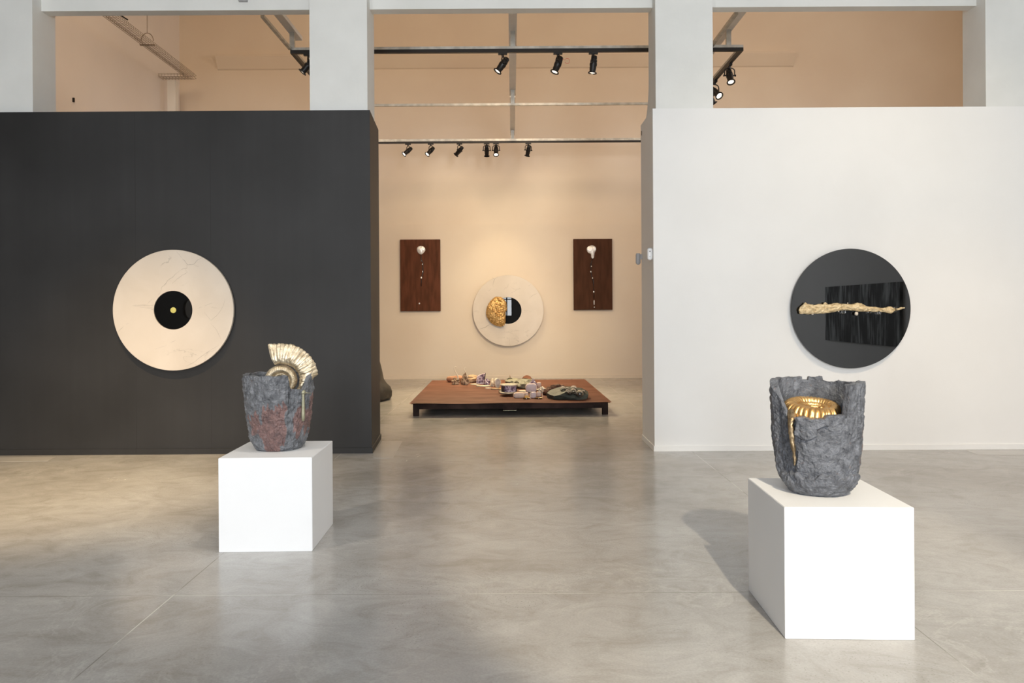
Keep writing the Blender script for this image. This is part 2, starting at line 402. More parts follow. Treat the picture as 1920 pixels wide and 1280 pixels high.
def rock(name, loc, r, mat, parent=None, seed=1, amp=0.35, sc=3.0, rot=0, sub=4, flat=0.6, label=None, cat=None, group=None, facet=False, tilt=0):
    """a stone whose underside rests at loc.z"""
    bm = bmesh.new(); vs_ = blob(bm, r[0], r[1], r[2], seed, amp, sc, sub)
    if tilt: bmesh.ops.rotate(bm, verts=vs_, cent=(0, 0, 0), matrix=Matrix.Rotation(tilt, 3, 'Y'))
    if rot: bmesh.ops.rotate(bm, verts=vs_, cent=(0, 0, 0), matrix=Matrix.Rotation(rot, 3, 'Z'))
    zc = -r[2] * flat
    for v in vs_:
        if v.co.z < zc: v.co.z = zc
        v.co.z -= zc
    o = link(name, bm, mat, parent, None if facet else 50)
    o.location = loc
    return tag(o, label, cat, group)
def outline_slab(bm, pts, y0, y1, bevel=0.0):
    """pts in xz, extruded between y0 (front) and y1 (back)"""
    f0 = [bm.verts.new((p[0], y0, p[1])) for p in pts]; f1 = [bm.verts.new((p[0], y1, p[1])) for p in pts]
    n = len(pts)
    bm.faces.new(f0); bm.faces.new(list(reversed(f1)))
    for i in range(n): bm.faces.new((f0[i], f1[i], f1[(i + 1) % n], f0[(i + 1) % n]))
def struct(o): o['kind'] = 'structure'; return o

# ================================================================= THE SETTING
XL, XR = -7.2, 7.0            # hall side walls
YB = 15.9                     # rear wall of the rear room
RXR = 10.5
HC = 6.4                      # hall ceiling
RC = 8.3                      # rear room ceiling
PF, PB = 7.72, 8.11           # pier front and back faces
struct(boxo('floor', (XL - 0.3, RXR + 0.3, HALL_Y - 0.4, YB + 0.3, -0.2, 0.0), M['floor']))
struct(boxo('ceiling', (XL - 0.3, XR + 0.3, HALL_Y - 0.4, PB, HC, HC + 0.2), M['hallceil']))
struct(boxo('ceiling', (XL - 0.3, RXR + 0.3, PB, YB + 0.3, RC, RC + 0.2), M['ceiling']))
struct(boxo('wall_back', (XL - 0.3, RXR + 0.3, YB, YB + 0.3, 0, RC), M['oldwall']))
struct(boxo('wall_left', (XL - 0.3, XL, HALL_Y - 0.4, PB, 0, HC), M['dark_hall']))
struct(boxo('wall_left', (XL - 0.3, XL, PB, YB, 0, RC), M['olddaylit']))
struct(boxo('wall_right', (XR, XR + 0.3, HALL_Y - 0.4, PB, 0, HC), M['wall']))
bm = bmesh.new(); wy0, wy1, wz0, wz1 = 8.7, 10.9, 5.0, 7.4
box(bm, RXR, RXR + 0.3, PB, wy0, 0, RC); box(bm, RXR, RXR + 0.3, wy1, YB, 0, RC); box(bm, RXR, RXR + 0.3, wy0, wy1, 0, wz0); box(bm, RXR, RXR + 0.3, wy0, wy1, wz1, RC)
struct(link('wall_right', bm, M['oldwall']))
area_light('window_and_fill_light', (RXR + 0.25, (wy0 + wy1) / 2, (wz0 + wz1) / 2), (-1, 0, 0), wy1 - wy0, wz1 - wz0, 75, COOL)  # unseen window and light, added to brighten the rear left wall
bm = bmesh.new()
for yy in (wy0, (wy0 + wy1) / 2 - 0.03, wy1 - 0.06): box(bm, RXR + 0.1, RXR + 0.15, yy, yy + 0.06, wz0, wz1)
struct(link('window_4', bm, M['frame']))
# wall above the hall roof, between the two rooms
struct(boxo('wall_front', (XR, RXR, PF, PB, 0, RC), M['oldwall']))
struct(boxo('wall_front', (XL, XR, 7.95, PB, HC, RC), M['oldwall']))
# hall wall with windows, behind the camera
bm = bmesh.new()
xs = sorted(WIN); x = XL
for (x0, x1, z0, z1) in xs:
    box(bm, x, x0, HALL_Y - 0.3, HALL_Y, 0, HC); box(bm, x0, x1, HALL_Y - 0.3, HALL_Y, 0, z0); box(bm, x0, x1, HALL_Y - 0.3, HALL_Y, z1, HC); x = x1
box(bm, x, XR, HALL_Y - 0.3, HALL_Y, 0, HC)
struct(link('wall_window_side', bm, M['hallceil']))
for i, (x0, x1, z0, z1) in enumerate(WIN):
    bm = bmesh.new(); fy0, fy1 = HALL_Y - 0.16, HALL_Y - 0.10; t = 0.05
    box(bm, x0, x0 + t, fy0, fy1, z0, z1); box(bm, x1 - t, x1, fy0, fy1, z0, z1)
    box(bm, x0 + t, x1 - t, fy0, fy1, z0, z0 + t); box(bm, x0 + t, x1 - t, fy0, fy1, z1 - t, z1)
    box(bm, x1 - 0.32, x1 - 0.26, fy0, fy1, z0 + t, z1 - t)
    for zz in (2.0, 3.2): box(bm, x0 + t, x1 - 0.32, fy0, fy1, zz, zz + 0.05); box(bm, x1 - 0.26, x1 - t, fy0, fy1, zz, zz + 0.05)
    struct(link('window_%d' % (i + 1), bm, M['frame']))

# piers and beams of the portal between hall and rear room
def pier(x0, x1, name='pier'):
    return struct(boxo(name, (x0, x1, PF, PB, 3.60, HC), M['concretebeam']))
pxs = [(-5.75, onY(61, 100, PF).x), (onY(580.5, 100, PF).x, onY(688.5, 100, PF).x), (onY(1229, 100, PF).x, onY(1336.5, 100, PF).x), (onY(1848, 100, PF).x, XR)]
for i, (a, b) in enumerate(pxs): pier(a, b, 'trim_%d' % (i + 1))
pier(XL, -5.75, 'trim_5')
bz = 4.74
for i, (a, b) in enumerate(((pxs[0][1], pxs[1][0]), (pxs[1][1], pxs[2][0]), (pxs[2][1], pxs[3][0]))):
    struct(boxo('trim_%d' % (i + 6), (a, b, 7.87, 8.0, bz, HC), M['concretebeam']))
# small dark fixing high on the left beam
tag(boxo('wall_bracket', (onY(447, 1, 7.84).x, onY(463, 1, 7.84).x, 7.83, 7.87, onY(455, 2, 7.84).z, onY(455, 2, 7.84).z + 0.05), M['plasticgrey'], None),
    'small grey metal bracket on the white beam above the black partition', 'bracket')
# rear wall lining, ring beam ledge, baseboard
struct(boxo('trim_9', (XL, RXR, YB - 0.02, YB, 0.0, onY(960, 418, YB).z), M['oldwall']))
bm = bmesh.new(); lx0, lx1, lz0, lz1 = onY(409, 115, YB).x, onY(1487, 115, YB).x, onY(960, 127, YB).z, onY(960, 103, YB).z
lp = [(YB, lz0 - 0.02), (YB - 0.03, lz0), (YB - 0.16, lz1 - 0.05), (YB - 0.14, lz1), (YB, lz1 + 0.05)]
f0 = [bm.verts.new((lx0, p[0], p[1])) for p in lp]; f1 = [bm.verts.new((lx1, p[0], p[1])) for p in lp]
bm.faces.new(f0); bm.faces.new(list(reversed(f1)))
for i in range(5): bm.faces.new((f0[i], f1[i], f1[(i + 1) % 5], f0[(i + 1) % 5]))
struct(link('trim_10', bm, M['oldwall']))
struct(boxo('baseboard_back', (XL, RXR, YB - 0.035, YB - 0.02, 0, 0.07), M['oldwall']))

# black partition block and white partition block
bt = 3.605
BX = onY(697, 848, 7.68).x
bm = bmesh.new()
ptsb = [(XL, 7.68), (BX, 7.68), (onY(713, 822, 8.53).x, 8.53), (XL, 8.53)]
lo = [bm.verts.new((p[0], p[1], 0.0)) for p in ptsb]; hi = [bm.verts.new((p[0], p[1], bt)) for p in ptsb]
bm.faces.new(lo); bm.faces.new(hi)
for i in range(4): bm.faces.new((lo[i], lo[(i + 1) % 4], hi[(i + 1) % 4], hi[i]))
struct(link('wall_black', bm, M['black_wall']))
bm = bmesh.new(); box(bm, XL, BX + 0.012, 7.668, 7.68, 0, 0.06); box(bm, BX, BX + 0.012, 7.68, 8.53, 0, 0.06)
bmesh.ops.translate(bm, verts=[v for v in bm.verts if v.co.y > 8.0], vec=(ptsb[2][0] - BX, 0, 0))
struct(link('baseboard_black', bm, M['black_wall']))
WX = onY(1227.5, 843, 7.69).x
struct(boxo('wall_white', (WX, XR, 7.69, 8.40, 0.0, bt), M['wall']))
bm = bmesh.new(); box(bm, WX - 0.010, XR, 7.68, 7.69, 0, 0.055); box(bm, WX - 0.010, WX, 7.69, 8.40, 0, 0.055)
struct(link('baseboard_white', bm, M['wall']))
# rounded haunch joining the pier to the top of the white block
bm = bmesh.new()
hp = [(8.11, 4.05)] + [(8.40 - 0.29 * math.cos(a * PI / 2 / 8), 3.62 + 0.43 * (1 - math.sin(a * PI / 2 / 8))) for a in range(9)] + [(8.11, bt)]
f0 = [bm.verts.new((pxs[2][0], p[0], p[1])) for p in hp]; f1 = [bm.verts.new((pxs[2][1], p[0], p[1])) for p in hp]
bm.faces.new(f0); bm.faces.new(list(reversed(f1)))
for i in range(len(hp)): bm.faces.new((f0[i], f1[i], f1[(i + 1) % len(hp)], f0[(i + 1) % len(hp)]))
struct(link('trim_11', bm, M['concretebeam']))

# smooth lighter patches let into the floor
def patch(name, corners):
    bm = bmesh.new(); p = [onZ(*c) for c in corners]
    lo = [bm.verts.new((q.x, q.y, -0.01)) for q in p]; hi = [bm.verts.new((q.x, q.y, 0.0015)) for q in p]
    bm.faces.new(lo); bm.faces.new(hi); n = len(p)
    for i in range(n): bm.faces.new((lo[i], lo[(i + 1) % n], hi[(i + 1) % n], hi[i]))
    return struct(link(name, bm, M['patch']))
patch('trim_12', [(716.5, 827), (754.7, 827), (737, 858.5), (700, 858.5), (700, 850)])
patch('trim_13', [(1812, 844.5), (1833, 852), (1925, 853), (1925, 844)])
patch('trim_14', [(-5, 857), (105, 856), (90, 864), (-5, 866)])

# ================================================================= REAR ROOM HARDWARE
ZT = onY(960, 95, 9.15).z                      # height of the lighting frame
Y1, Y2, Y3 = 9.15, 11.6, 14.2
XA, XB = onY(545, 93, Y1).x, onY(1393, 93, Y1).x
YD = 15.0
t = thing('lighting_track', 'rectangular black lighting track hung high in the rear room', 'lighting track', (0, Y1, ZT))
def child_box(name, b, mat, par):
    bx_ = (b[0] - par.location.x, b[1] - par.location.x, b[2] - par.location.y, b[3] - par.location.y, b[4] - par.location.z, b[5] - par.location.z)
    return boxo(name, bx_, mat, par)
zf = ZT
zr = onY(960, 266, Y3).z
child_box('front_track', (XA, XB, Y1 - 0.02, Y1 + 0.02, zf - 0.025, zf + 0.018), M['trackblack'], t)
child_box('front_strut', (XA, XB, Y1 - 0.02, Y1 + 0.02, zf + 0.018, zf + 0.05), M['galv'], t)
child_box('rear_track', (XA, XB, Y3 - 0.02, Y3 + 0.02, zr - 0.02, zr + 0.016), M['trackblack'], t)
child_box('rear_strut', (XA, XB, Y3 - 0.02, Y3 + 0.02, zr + 0.016, zr + 0.06), M['galv'], t)
for xx, s in ((XA, 1), (XB, -1)):
    x0, x1 = (xx, xx + 0.04) if s > 0 else (xx - 0.04, xx)
    child_box('side_track', (x0, x1, Y1 + 0.02, Y3 - 0.02, zf - 0.025, zf + 0.018), M['trackblack'], t)
    child_box('side_strut', (x0, x1, Y1 + 0.02, Y3 - 0.02, zf + 0.018, zf + 0.05), M['galv'], t)
child_box('middle_strut', (XA, XB, Y2 - 0.02, Y2 + 0.02, onY(960, 198, Y2).z, onY(960, 198, Y2).z + 0.035), M['galv'], t)
# struts running on to the portal wall
for a, xx in (('slotted_strut', XA), ('slotted_strut', 2.51)):
    o = boxo(a, (xx - 0.02, xx + 0.02, PB, Y1 - 0.02, ZT + 0.018, ZT + 0.05), M['galv'])
    tag(o, ('slotted metal strut running forward from the left corner of the lighting frame' if xx < 0 else 'slotted metal strut running forward to the right of the centre piers'), 'strut')
# longitudinal painted channels with hangers
ZD = 4.98
for i, (xx, ye) in enumerate(((-2.73, 9.42), (0.03, 14.5), (2.73, 11.8))):
    lab = ['painted steel channel at the left corner of the lighting frame', 'long painted steel channel over the middle of the lighting frame', 'painted steel channel beyond the right central pier'][i]
    c = thing('ceiling_channel', lab, 'steel channel', (xx, PB, ZD), 'painted channels above the lighting frame')
    if i == 1:
        child_box('channel', (xx - 0.05, xx + 0.05, PB, 11.9, ZD, ZD + 0.05), M['strut'], c)
        child_box('rear_channel', (xx - 0.045, xx + 0.045, 12.0, 14.6, ZD - 0.0, ZD + 0.05), M['strut'], c)
        ys = (Y1, Y2, Y3)
    else:
        child_box('channel', (xx - 0.05, xx + 0.05, PB, ye, ZD, ZD + 0.05), M['strut'], c); ys = (Y1,)
    for y in ys:
        zz = {Y1: zf + 0.05, Y2: onY(960, 198, Y2).z + 0.035, Y3: zr + 0.06}[y]
        child_box('hanger', (xx - 0.03, xx + 0.03, y - 0.02, y + 0.02, zz, ZD), M['galv'], c)
    for y in (8.6, 11.2) if i == 1 else (8.6,):
        bm = bmesh.new(); tube(bm, [(0, y - PB, 0.05), (0, y - PB, RC - ZD)], 0.006, 8); link('rod', bm, M['galv'], c)

# wire cable tray in the left bay
c = thing('cable_tray', 'wire mesh cable tray bending to the left above the black partition', 'cable tray')
TZ = onY(356, 146, 15.0).z
def wire_tray(bm, p0, p1, wdir, width=0.2, h=0.06, pitch=0.06):
    p0, p1 = Vector(p0), Vector(p1); L = (p1 - p0).length; d = (p1 - p0).normalized(); wv = Vector(wdir).normalized()
    for k in range(5):
        o = wv * (-width / 2 + width * k / 4); tube(bm, [p0 + o, p1 + o], 0.0035, 5)
    for s in (-1, 1):
        for hh in (0.5, 1.0):
            o = wv * (s * width / 2) + Vector((0, 0, h * hh)); tube(bm, [p0 + o, p1 + o], 0.0035, 5)
    n = int(L / pitch)
    for k in range(n + 1):
        q = p0 + d * (L * k / n)
        tube(bm, [q - wv * width / 2 + Vector((0, 0, h)), q - wv * width / 2, q + wv * width / 2, q + wv * width / 2 + Vector((0, 0, h))], 0.0028, 5)
bm = bmesh.new(); wire_tray(bm, (-6.43, PB, TZ), (-6.56, 14.9, TZ), (1, 0, 0)); link('long_run', bm, M['wire'], c)
bm = bmesh.new(); wire_tray(bm, (-6.60, 15.0, TZ), (-7.18, 15.0, TZ), (0, 1, 0), 0.2); link('short_run', bm, M['wire'], c)
bm = bmesh.new()
for rr in (0.0, 0.05, 0.1, 0.15, 0.2):
    tube(bm, [(-6.46 - rr + 0.0, 14.9, TZ), (-6.48 - rr * 0.9, 15.0 + 0.06 - rr * 0.5, TZ), (-6.60, 15.1 - rr, TZ)], 0.0035, 5)
    if rr == 0.0: tube(bm, [(-6.46, 14.9, TZ + 0.06), (-6.48, 15.06, TZ + 0.06), (-6.60, 15.1, TZ + 0.06)], 0.0035, 5)
link('corner', bm, M['wire'], c)
hy = 13.1; hx = -6.51
bm = bmesh.new(); tube(bm, [(hx, hy, TZ + 0.2), (hx, hy, RC)], 0.006, 8); link('rod', bm, M['wire'], c)
bm = bmesh.new(); tube(bm, [(hx + 0.11 * math.cos(a * PI / 12), hy, TZ + 0.06 + 0.14 * math.sin(a * PI / 12)) for a in range(13)], 0.007, 8)
box(bm, hx - 0.13, hx + 0.13, hy - 0.02, hy + 0.02, TZ - 0.02, TZ - 0.005); link('hanger_bracket', bm, M['wire'], c)
bm = bmesh.new(); tube(bm, [(-6.35, 11.9, TZ + 0.07), (-6.42, 12.0, TZ + 0.09), (-6.36, 12.15, TZ + 0.06)], 0.012, 8); link('cable_tie', bm, M['trackblack'], c)
# white vertical duct beneath the tray
p = onY(324.5, 170, 15.0)
tag(boxo('wall_duct', (p.x - 0.10, p.x + 0.07, 14.95, 15.1, 2.6, TZ - 0.05), M['wall'], bevel=0.01), 'white vertical duct under the bent end of the cable tray', 'duct')
tag(boxo('wall_hook', (XL, XL + 0.03, onY(213, 190, 12).y, onY(213, 190, 12).y + 0.02, 4.95, 5.02), M['trackblack']), 'tiny dark hook on the pale wall under the cable tray', 'hook')

# ---------------------------------------------------------------- track spotlights
def spotlight(loc, aim, label, scale=1.0, lens='lens_on', group='black spotlights on the tracks', along='x', light=None):
    loc = Vector(loc); aim = Vector(aim).normalized()
    root = thing('track_spotlight', label, 'spotlight', loc, group)
    s = scale
    a = (0.05, 0.018) if along == 'x' else (0.018, 0.05)
    bm = bmesh.new(); box(bm, -a[0] * s, a[0] * s, -a[1] * s, a[1] * s, -0.022 * s, 0.0)
    lathe(bm, [(0.012 * s, -0.045 * s), (0.014 * s, -0.022 * s)], 12)
    link('track_adapter', bm, M['lampblack'], root)
    ax = aim.cross(Vector((0, 0, 1)));
    ax = ax.normalized() if ax.length > 0.05 else Vector((1, 0, 0))
    pz = -0.130 * s; hw = 0.060 * s
    pts = [(-1.0, pz), (-1.0, pz * 0.62), (-0.93, pz * 0.48), (-0.7, pz * 0.37), (-0.3, pz * 0.32), (0.3, pz * 0.32), (0.7, pz * 0.37), (0.93, pz * 0.48), (1.0, pz * 0.62), (1.0, pz)]
    bm = bmesh.new(); tube(bm, [ax * (x * hw) + Vector((0, 0, z)) for x, z in pts], 0.0068 * s, 8)
    link('yoke', bm, M['lampblack'], root, 40)
    piv = Vector((0, 0, pz))
    for sg in (-1, 1):
        bm = bmesh.new(); lathe(bm, [(0.008 * s, 0.038 * s), (0.008 * s, 0.064 * s), (0.012 * s, 0.066 * s), (0.012 * s, 0.074 * s)], 12, ax * sg, piv)
        link('tilt_knob', bm, M['lampblack'], root)
    bm = bmesh.new()
    prof = [(0.004, -0.088), (0.026, -0.088), (0.032, -0.080), (0.034, -0.055), (0.030, -0.052), (0.030, -0.045), (0.037, -0.042), (0.039, -0.02),
            (0.034, -0.017), (0.034, -0.010), (0.041, -0.006), (0.041, 0.02), (0.037, 0.026), (0.037, 0.055), (0.034, 0.075), (0.034, 0.100)]
    lathe(bm, [(r * s, h * s) for r, h in prof], 28, aim, piv, cap=False)
    link('housing', bm, M['lampblack'], root, 40)
    bm = bmesh.new()
    lathe(bm, [(0.034 * s, 0.094 * s), (0.050 * s, 0.098 * s), (0.050 * s, 0.106 * s), (0.037 * s, 0.106 * s), (0.034 * s, 0.094 * s)], 28, aim, piv, cap=False)
    link('filter_ring', bm, M['lampblack'], root, 40)
    bm = bmesh.new()
    lathe(bm, [(0.001, 0.089 * s), (0.020 * s, 0.091 * s), (0.033 * s, 0.096 * s)], 24, aim, piv, cap=False)
    link('lens', bm, M[lens], root, True)
    if light:
        power, ang, tgt, col, bl = light
        spot_lamp('lamp_light', loc + piv + aim * 0.115 * s, tgt, power, col, ang, bl, 0.03, root)
    return root
WL = (1.0, 0.72, 0.42)
LB = (1.0, 0.79, 0.48)
fb = zf - 0.025
def fpos(px): return (onY(px, 98, Y1).x, Y1, fb)
ls = 1.12
spotlight(fpos(942.5), (-0.55, -0.12, -0.78), 'tilted black spotlight on the front track, nearest the middle channel', ls, light=(60, 60, (-1.2, 7.9, 0.6), WL, 0.8))
sp2 = spotlight(fpos(1046), (-0.36, -0.12, -0.88), 'black spotlight with a small loop of red cable on the front track', ls, light=(60, 60, (0, 8.4, 0.0), WL, 0.8))
bm = bmesh.new(); tube(bm, [Vector((0.115 + 0.03 * math.cos(k * PI / 8), -0.02, -0.115 + 0.033 * math.sin(k * PI / 8))) for k in range(-7, 8)] + [Vector((0.05, -0.01, -0.085))], 0.0022, 6)
link('red_cable', bm, M['redcable'], sp2)
spotlight(fpos(1112.5), (-0.12, 0.05, -0.98), 'black spotlight pointing almost straight down at the right of the front track', ls, light=(520, 50, (-0.6, 15.9, 0.3), LB, 0.9))
spotlight(fpos(578), (-0.60, -0.10, -0.72), 'black spotlight half hidden by the left central pier', ls)
def side_pos(px, py):
    a, b = ray(px, py); Y = (fb - EYE) / b; return (XB - 0.02, Y, fb)
spotlight(side_pos(1372, 121), (0.02, -0.45, -0.9), 'black spotlight on the side track, nearest its front corner', ls * 1.0, along='y')
spotlight(side_pos(1346.5, 152), (0.30, -0.62, -0.62), 'black spotlight on the side track with its bright lens facing out', ls * 1.05, 'lens_bright', along='y', light=(60, 70, (4.5, 9, 0.5), WL, 0.8))
spotlight(side_pos(1337, 163), (0.55, 0.25, -0.75), 'black spotlight lowest beside the right central pier, mostly hidden', ls, along='y')
rb = zr - 0.02
def rpos(px): return (onY(px, 268, Y3).x, Y3, rb)
rs = [(765, (-0.60, -0.35, -0.60), 'black spotlight at the far left end of the rear track', 'lens_bright'),
      (807.5, (-0.50, -0.40, -0.65), 'black spotlight with a glowing lens, second along the rear track', 'lens_bright'),
      (861.5, (-0.60, 0.35, -0.60), 'black spotlight angled sharply with no lit lens, third along the rear track', 'lens_on'),
      (912.5, (0.0, 0.5, -0.86), 'black spotlight turned to the wall, just beside one showing its bright lens', 'lens_on'),
      (930, (0.0, -0.50, -0.86), 'black spotlight showing its round bright lens in the middle of the rear track', 'lens_bright'),
      (990.5, (-0.20, 0.45, -0.88), 'black spotlight alone at the right of the rear track', 'lens_on')]
for i, (px, aim, lab, lens) in enumerate(rs):
    lt = None
    if i == 3: lt = (62, 54, (-0.15, 15.85, 1.4), LB, 0.9)
    if i == 2: lt = (45, 168, (-1.6, 15.85, 1.5), LB, 1.0)
    if i == 5: lt = (45, 168, (1.6, 15.85, 1.5), LB, 1.0)
    if i == 4: lt = (620, 70, (0.3, 12.3, 0.2), LB, 0.9)
    if i == 1: lt = (620, 70, (-1.0, 12.0, 0.2), LB, 0.9)
    spotlight(rpos(px), aim, lab, 1.1, lens, 'black spotlights on the rear track', light=lt)
# warm fill added for the rear room's upper walls, unseen above the beams
for xx, pw in ((-5.0, 250), (0.0, 260), (6.0, 330)):
    spot_lamp('rear_fill', (xx, 8.7, 6.9), (xx * 0.9, 15.9, 5.2), pw, (1.0, 0.72, 0.46), 150, 1.0, 0.7)

# ================================================================= WALL WORKS
def annulus(bm, r0, r1, y0, y1, n=128):
    rings = []
    for r, y in ((r0, y0), (r1 - 0.003, y0), (r1, y0 + 0.003), (r1, y1), (r0, y1), (r0, y0)):
        rings.append([Vector((r * math.cos(2 * PI * i / n), y, r * math.sin(2 * PI * i / n))) for i in range(n)])
    ring_grid(bm, rings, True, False, False)
    bmesh.ops.remove_doubles(bm, verts=bm.verts, dist=1e-5)
def disc(bm, r, y0, y1, n=128, bev=0.002):
    lathe(bm, [(r - bev, y0), (r, y0 + bev), (r, y1)], n, Vector((0, 1, 0)))
def vein_strip(bm, pts, y, wid):
    """hairline crack as a thin raised ribbon following pts (x,z)"""
    fine = []
    for (a, b) in zip(pts, pts[1:]):
        L = math.hypot(b[0] - a[0], b[1] - a[1]); m_ = max(2, int(L / 0.012))
        for i in range(m_):
            u = i / m_; x = a[0] + (b[0] - a[0]) * u; z = a[1] + (b[1] - a[1]) * u
            k = 0.0045
            fine.append((x + k * nz((x, 0, z), 45, 3), z + k * nz((x, 0, z), 45, 9)))
    fine.append(pts[-1]); tot = len(fine) - 1; w0 = wid
    for kk_, (a, b) in enumerate(zip(fine, fine[1:])):
        wid = w0 * (0.25 + 0.75 * math.sin(PI * (kk_ + 0.5) / tot)) * (0.75 + 0.5 * nz((kk_ * 0.4, 1, 2), 1, 4))
        a = Vector((a[0], y, a[1])); b = Vector((b[0], y, b[1])); d = (b - a)
        n = Vector((-d.z, 0, d.x)).normalized() * wid / 2
        q = [a - n, b - n, b + n, a + n]
        f = [bm.verts.new(p) for p in q]; g = [bm.verts.new(p + Vector((0, 0.002, 0))) for p in q]
        bm.faces.new(f); bm.faces.new(list(reversed(g)))
        for i in range(4): bm.faces.new((f[i], g[i], g[(i + 1) % 4], f[(i + 1) % 4]))

# --- left marble ring
Yl = 7.68
cL = onY(324.5, 581.3, Yl - 0.05)
t = thing('marble_disc', 'large round marble ring with black centre and small yellow dot on black wall', 'wall sculpture', (cL.x, Yl, cL.z))
rL = 113.3 / FPX * (Yl - 0.05); ri = 36.3 / FPX * (Yl - 0.05)
bm = bmesh.new(); annulus(bm, ri, rL, -0.05, -0.018); link('marble_ring', bm, M['marble'], t, 30)
bm = bmesh.new(); disc(bm, ri - 0.003, -0.044, -0.019); link('black_centre', bm, M['blackcentre'], t, 30)
bm = bmesh.new(); disc(bm, 5.4 / FPX * Yl, -0.047, -0.0435, 40, 0.0005); link('centre_dot', bm, M['brass_dot'], t, 30)
bm = bmesh.new(); lathe(bm, [(rL * 0.6, -0.018), (rL * 0.6, 0)], 48, Vector((0, 1, 0))); link('wall_mount', bm, M['rustdark'], t)
# veins read off the photograph (zoom frame: 4.92x from 190,450)
def vz(pts, c, Y):
    out = []
    for (x, y) in pts:
        p = onY(190 + x / 4.922, 450 + y / 4.922, Y); out.append((p.x - c.x, p.z - c.z))
    return out
Yv = Yl - 0.05
V = [([(925, 165), (890, 180), (855, 222), (795, 228), (775, 200), (750, 172)], 0.007), ([(855, 228), (905, 248)], 0.004), ([(790, 230), (790, 260), (755, 262), (735, 275)], 0.006),
     ([(775, 262), (793, 298), (745, 325), (690, 368), (655, 400)], 0.004), ([(735, 275), (690, 308), (655, 345), (615, 370), (590, 405), (558, 435), (545, 480), (525, 505)], 0.0055),
     ([(465, 548), (425, 590)], 0.004), ([(205, 798), (155, 845)], 0.006), ([(255, 765), (230, 775)], 0.003), ([(1025, 580), (950, 608)], 0.005), ([(935, 612), (890, 632)], 0.003),
     ([(1155, 545), (1138, 548), (1130, 600), (1100, 650), (1060, 700), (1010, 742), (950, 665)], 0.0035), ([(1010, 770), (1055, 815), (1105, 915)], 0.003),
     ([(1085, 968), (1000, 1020), (920, 1075), (850, 1130), (780, 1165)], 0.005), ([(690, 925), (635, 945)], 0.004), ([(600, 972), (500, 1005)], 0.0025), ([(690, 105), (720, 135), (745, 165)], 0.003)]
for pts, wd in V:
    bm = bmesh.new(); vein_strip(bm, vz(pts, cL, Yv), -0.0505, wd * 0.8); link('dark_vein', bm, M['vein'], t)

# --- rear marble ring with gilded rock
Yr = YB - 0.02
cR = onY(952.8, 582, Yr - 0.09)
t = thing('marble_disc', 'round marble ring with golden rock over its black centre on rear wall', 'wall sculpture', (cR.x, Yr, cR.z))
rr_ = 66.5 / FPX * (Yr - 0.09); rc = 25.0 / FPX * (Yr - 0.09)
hole = onY(951.5, 581.2, Yr - 0.09) - cR
bm = bmesh.new(); annulus(bm, rc, rr_, -0.09, -0.05); link('marble_ring', bm, M['marble'], t, 30)
bm = bmesh.new(); disc(bm, rc - 0.003, -0.084, -0.052); link('black_centre', bm, M['blackcentre'], t, 30)
bm = bmesh.new(); lathe(bm, [(rr_ * 0.6, -0.05), (rr_ * 0.6, 0)], 48, Vector((0, 1, 0))); link('wall_mount', bm, M['rustdark'], t)
def vz2(pts):
    out = []
    for (x, y) in pts:
        p = onY(720 + x / 4.174, 430 + y / 4.174, Yr - 0.09); out.append((p.x - cR.x, p.z - cR.z))
    return out
for pts, wd in [([(895, 370), (865, 390), (850, 440)], 0.016), ([(865, 390), (845, 375)], 0.01), ([(815, 485), (840, 462)], 0.008), ([(740, 780), (790, 768), (830, 740)], 0.02), ([(1150, 430), (1125, 445)], 0.01),
                ([(1205, 495), (1165, 515), (1135, 540)], 0.01), ([(990, 450), (1025, 470), (1070, 460)], 0.007), ([(1070, 460), (985, 500)], 0.006)]:
    bm = bmesh.new(); vein_strip(bm, vz2(pts), -0.0912, wd * 0.6); link('dark_vein', bm, M['vein'], t)
outl = [(600, 225), (680, 238), (740, 265), (820, 340), (852, 410), (862, 500), (862, 590), (832, 640), (828, 780), (825, 900), (790, 990), (710, 1022), (630, 1015), (560, 1000), (430, 920), (350, 810), (310, 720), (303, 640), (320, 540), (340, 480), (430, 340), (520, 250)]
op = []
for (x, y) in outl:
    p = onY(890 + x / 14.22, 540 + y / 14.22, Yr - 0.12); op.append(Vector((p.x - cR.x, 0, p.z - cR.z)))
cen = onY(890 + 610 / 14.22, 540 + 620 / 14.22, Yr - 0.12) - cR; cen.y = 0
def resample(pts, n):
    out = []; m_ = len(pts)
    for i in range(n):
        f = i * m_ / n; k = int(f); a = pts[k % m_]; b = pts[(k + 1) % m_]; pa = pts[(k - 1) % m_]; pb = pts[(k + 2) % m_]; u = f - k
        out.append(0.5 * ((2 * a) + (b - pa) * u + (2 * pa - 5 * a + 4 * b - pb) * u * u + (3 * a - pa - 3 * b + pb) * u ** 3))
    return out
ops = resample(op, 96)
bm = bmesh.new(); rings = []
for k in range(30):
    f = k / 29.0
    ring = []
    for q in ops:
        if k < 6:
            g = 0.80 + 0.20 * math.sin(f * 29 / 6 * PI / 2); y = -0.088 - 0.07 * (k / 6)
        else:
            ff = (k - 6) / 23.0
            g = 1 - ff; y = -0.158 - 0.075 * (1 - g ** 2.4) ** 0.6
        p = cen + (q - cen) * max(g, 0.002)
        p = Vector((p.x, y, p.z))
        a_ = 0.026 * fnz(p, 22, 3.3, 5) * (0.25 if p.z < cen.z - 0.10 - 0.9 * (p.x - cen.x) and p.x < cen.x + 0.05 else 1.0) if k >= 6 else 0.004 * fnz(p, 20, 1, 2)
        p += Vector((0, -abs(a_) * 1.3 + 0.006, 0)) * (1 if k >= 6 else 0) + (p - cen) * (a_ * 1.2)
        ring.append(p)
    rings.append(ring)
ring_grid(bm, rings)
link('golden_rock', bm, M['gold'], t, 60)

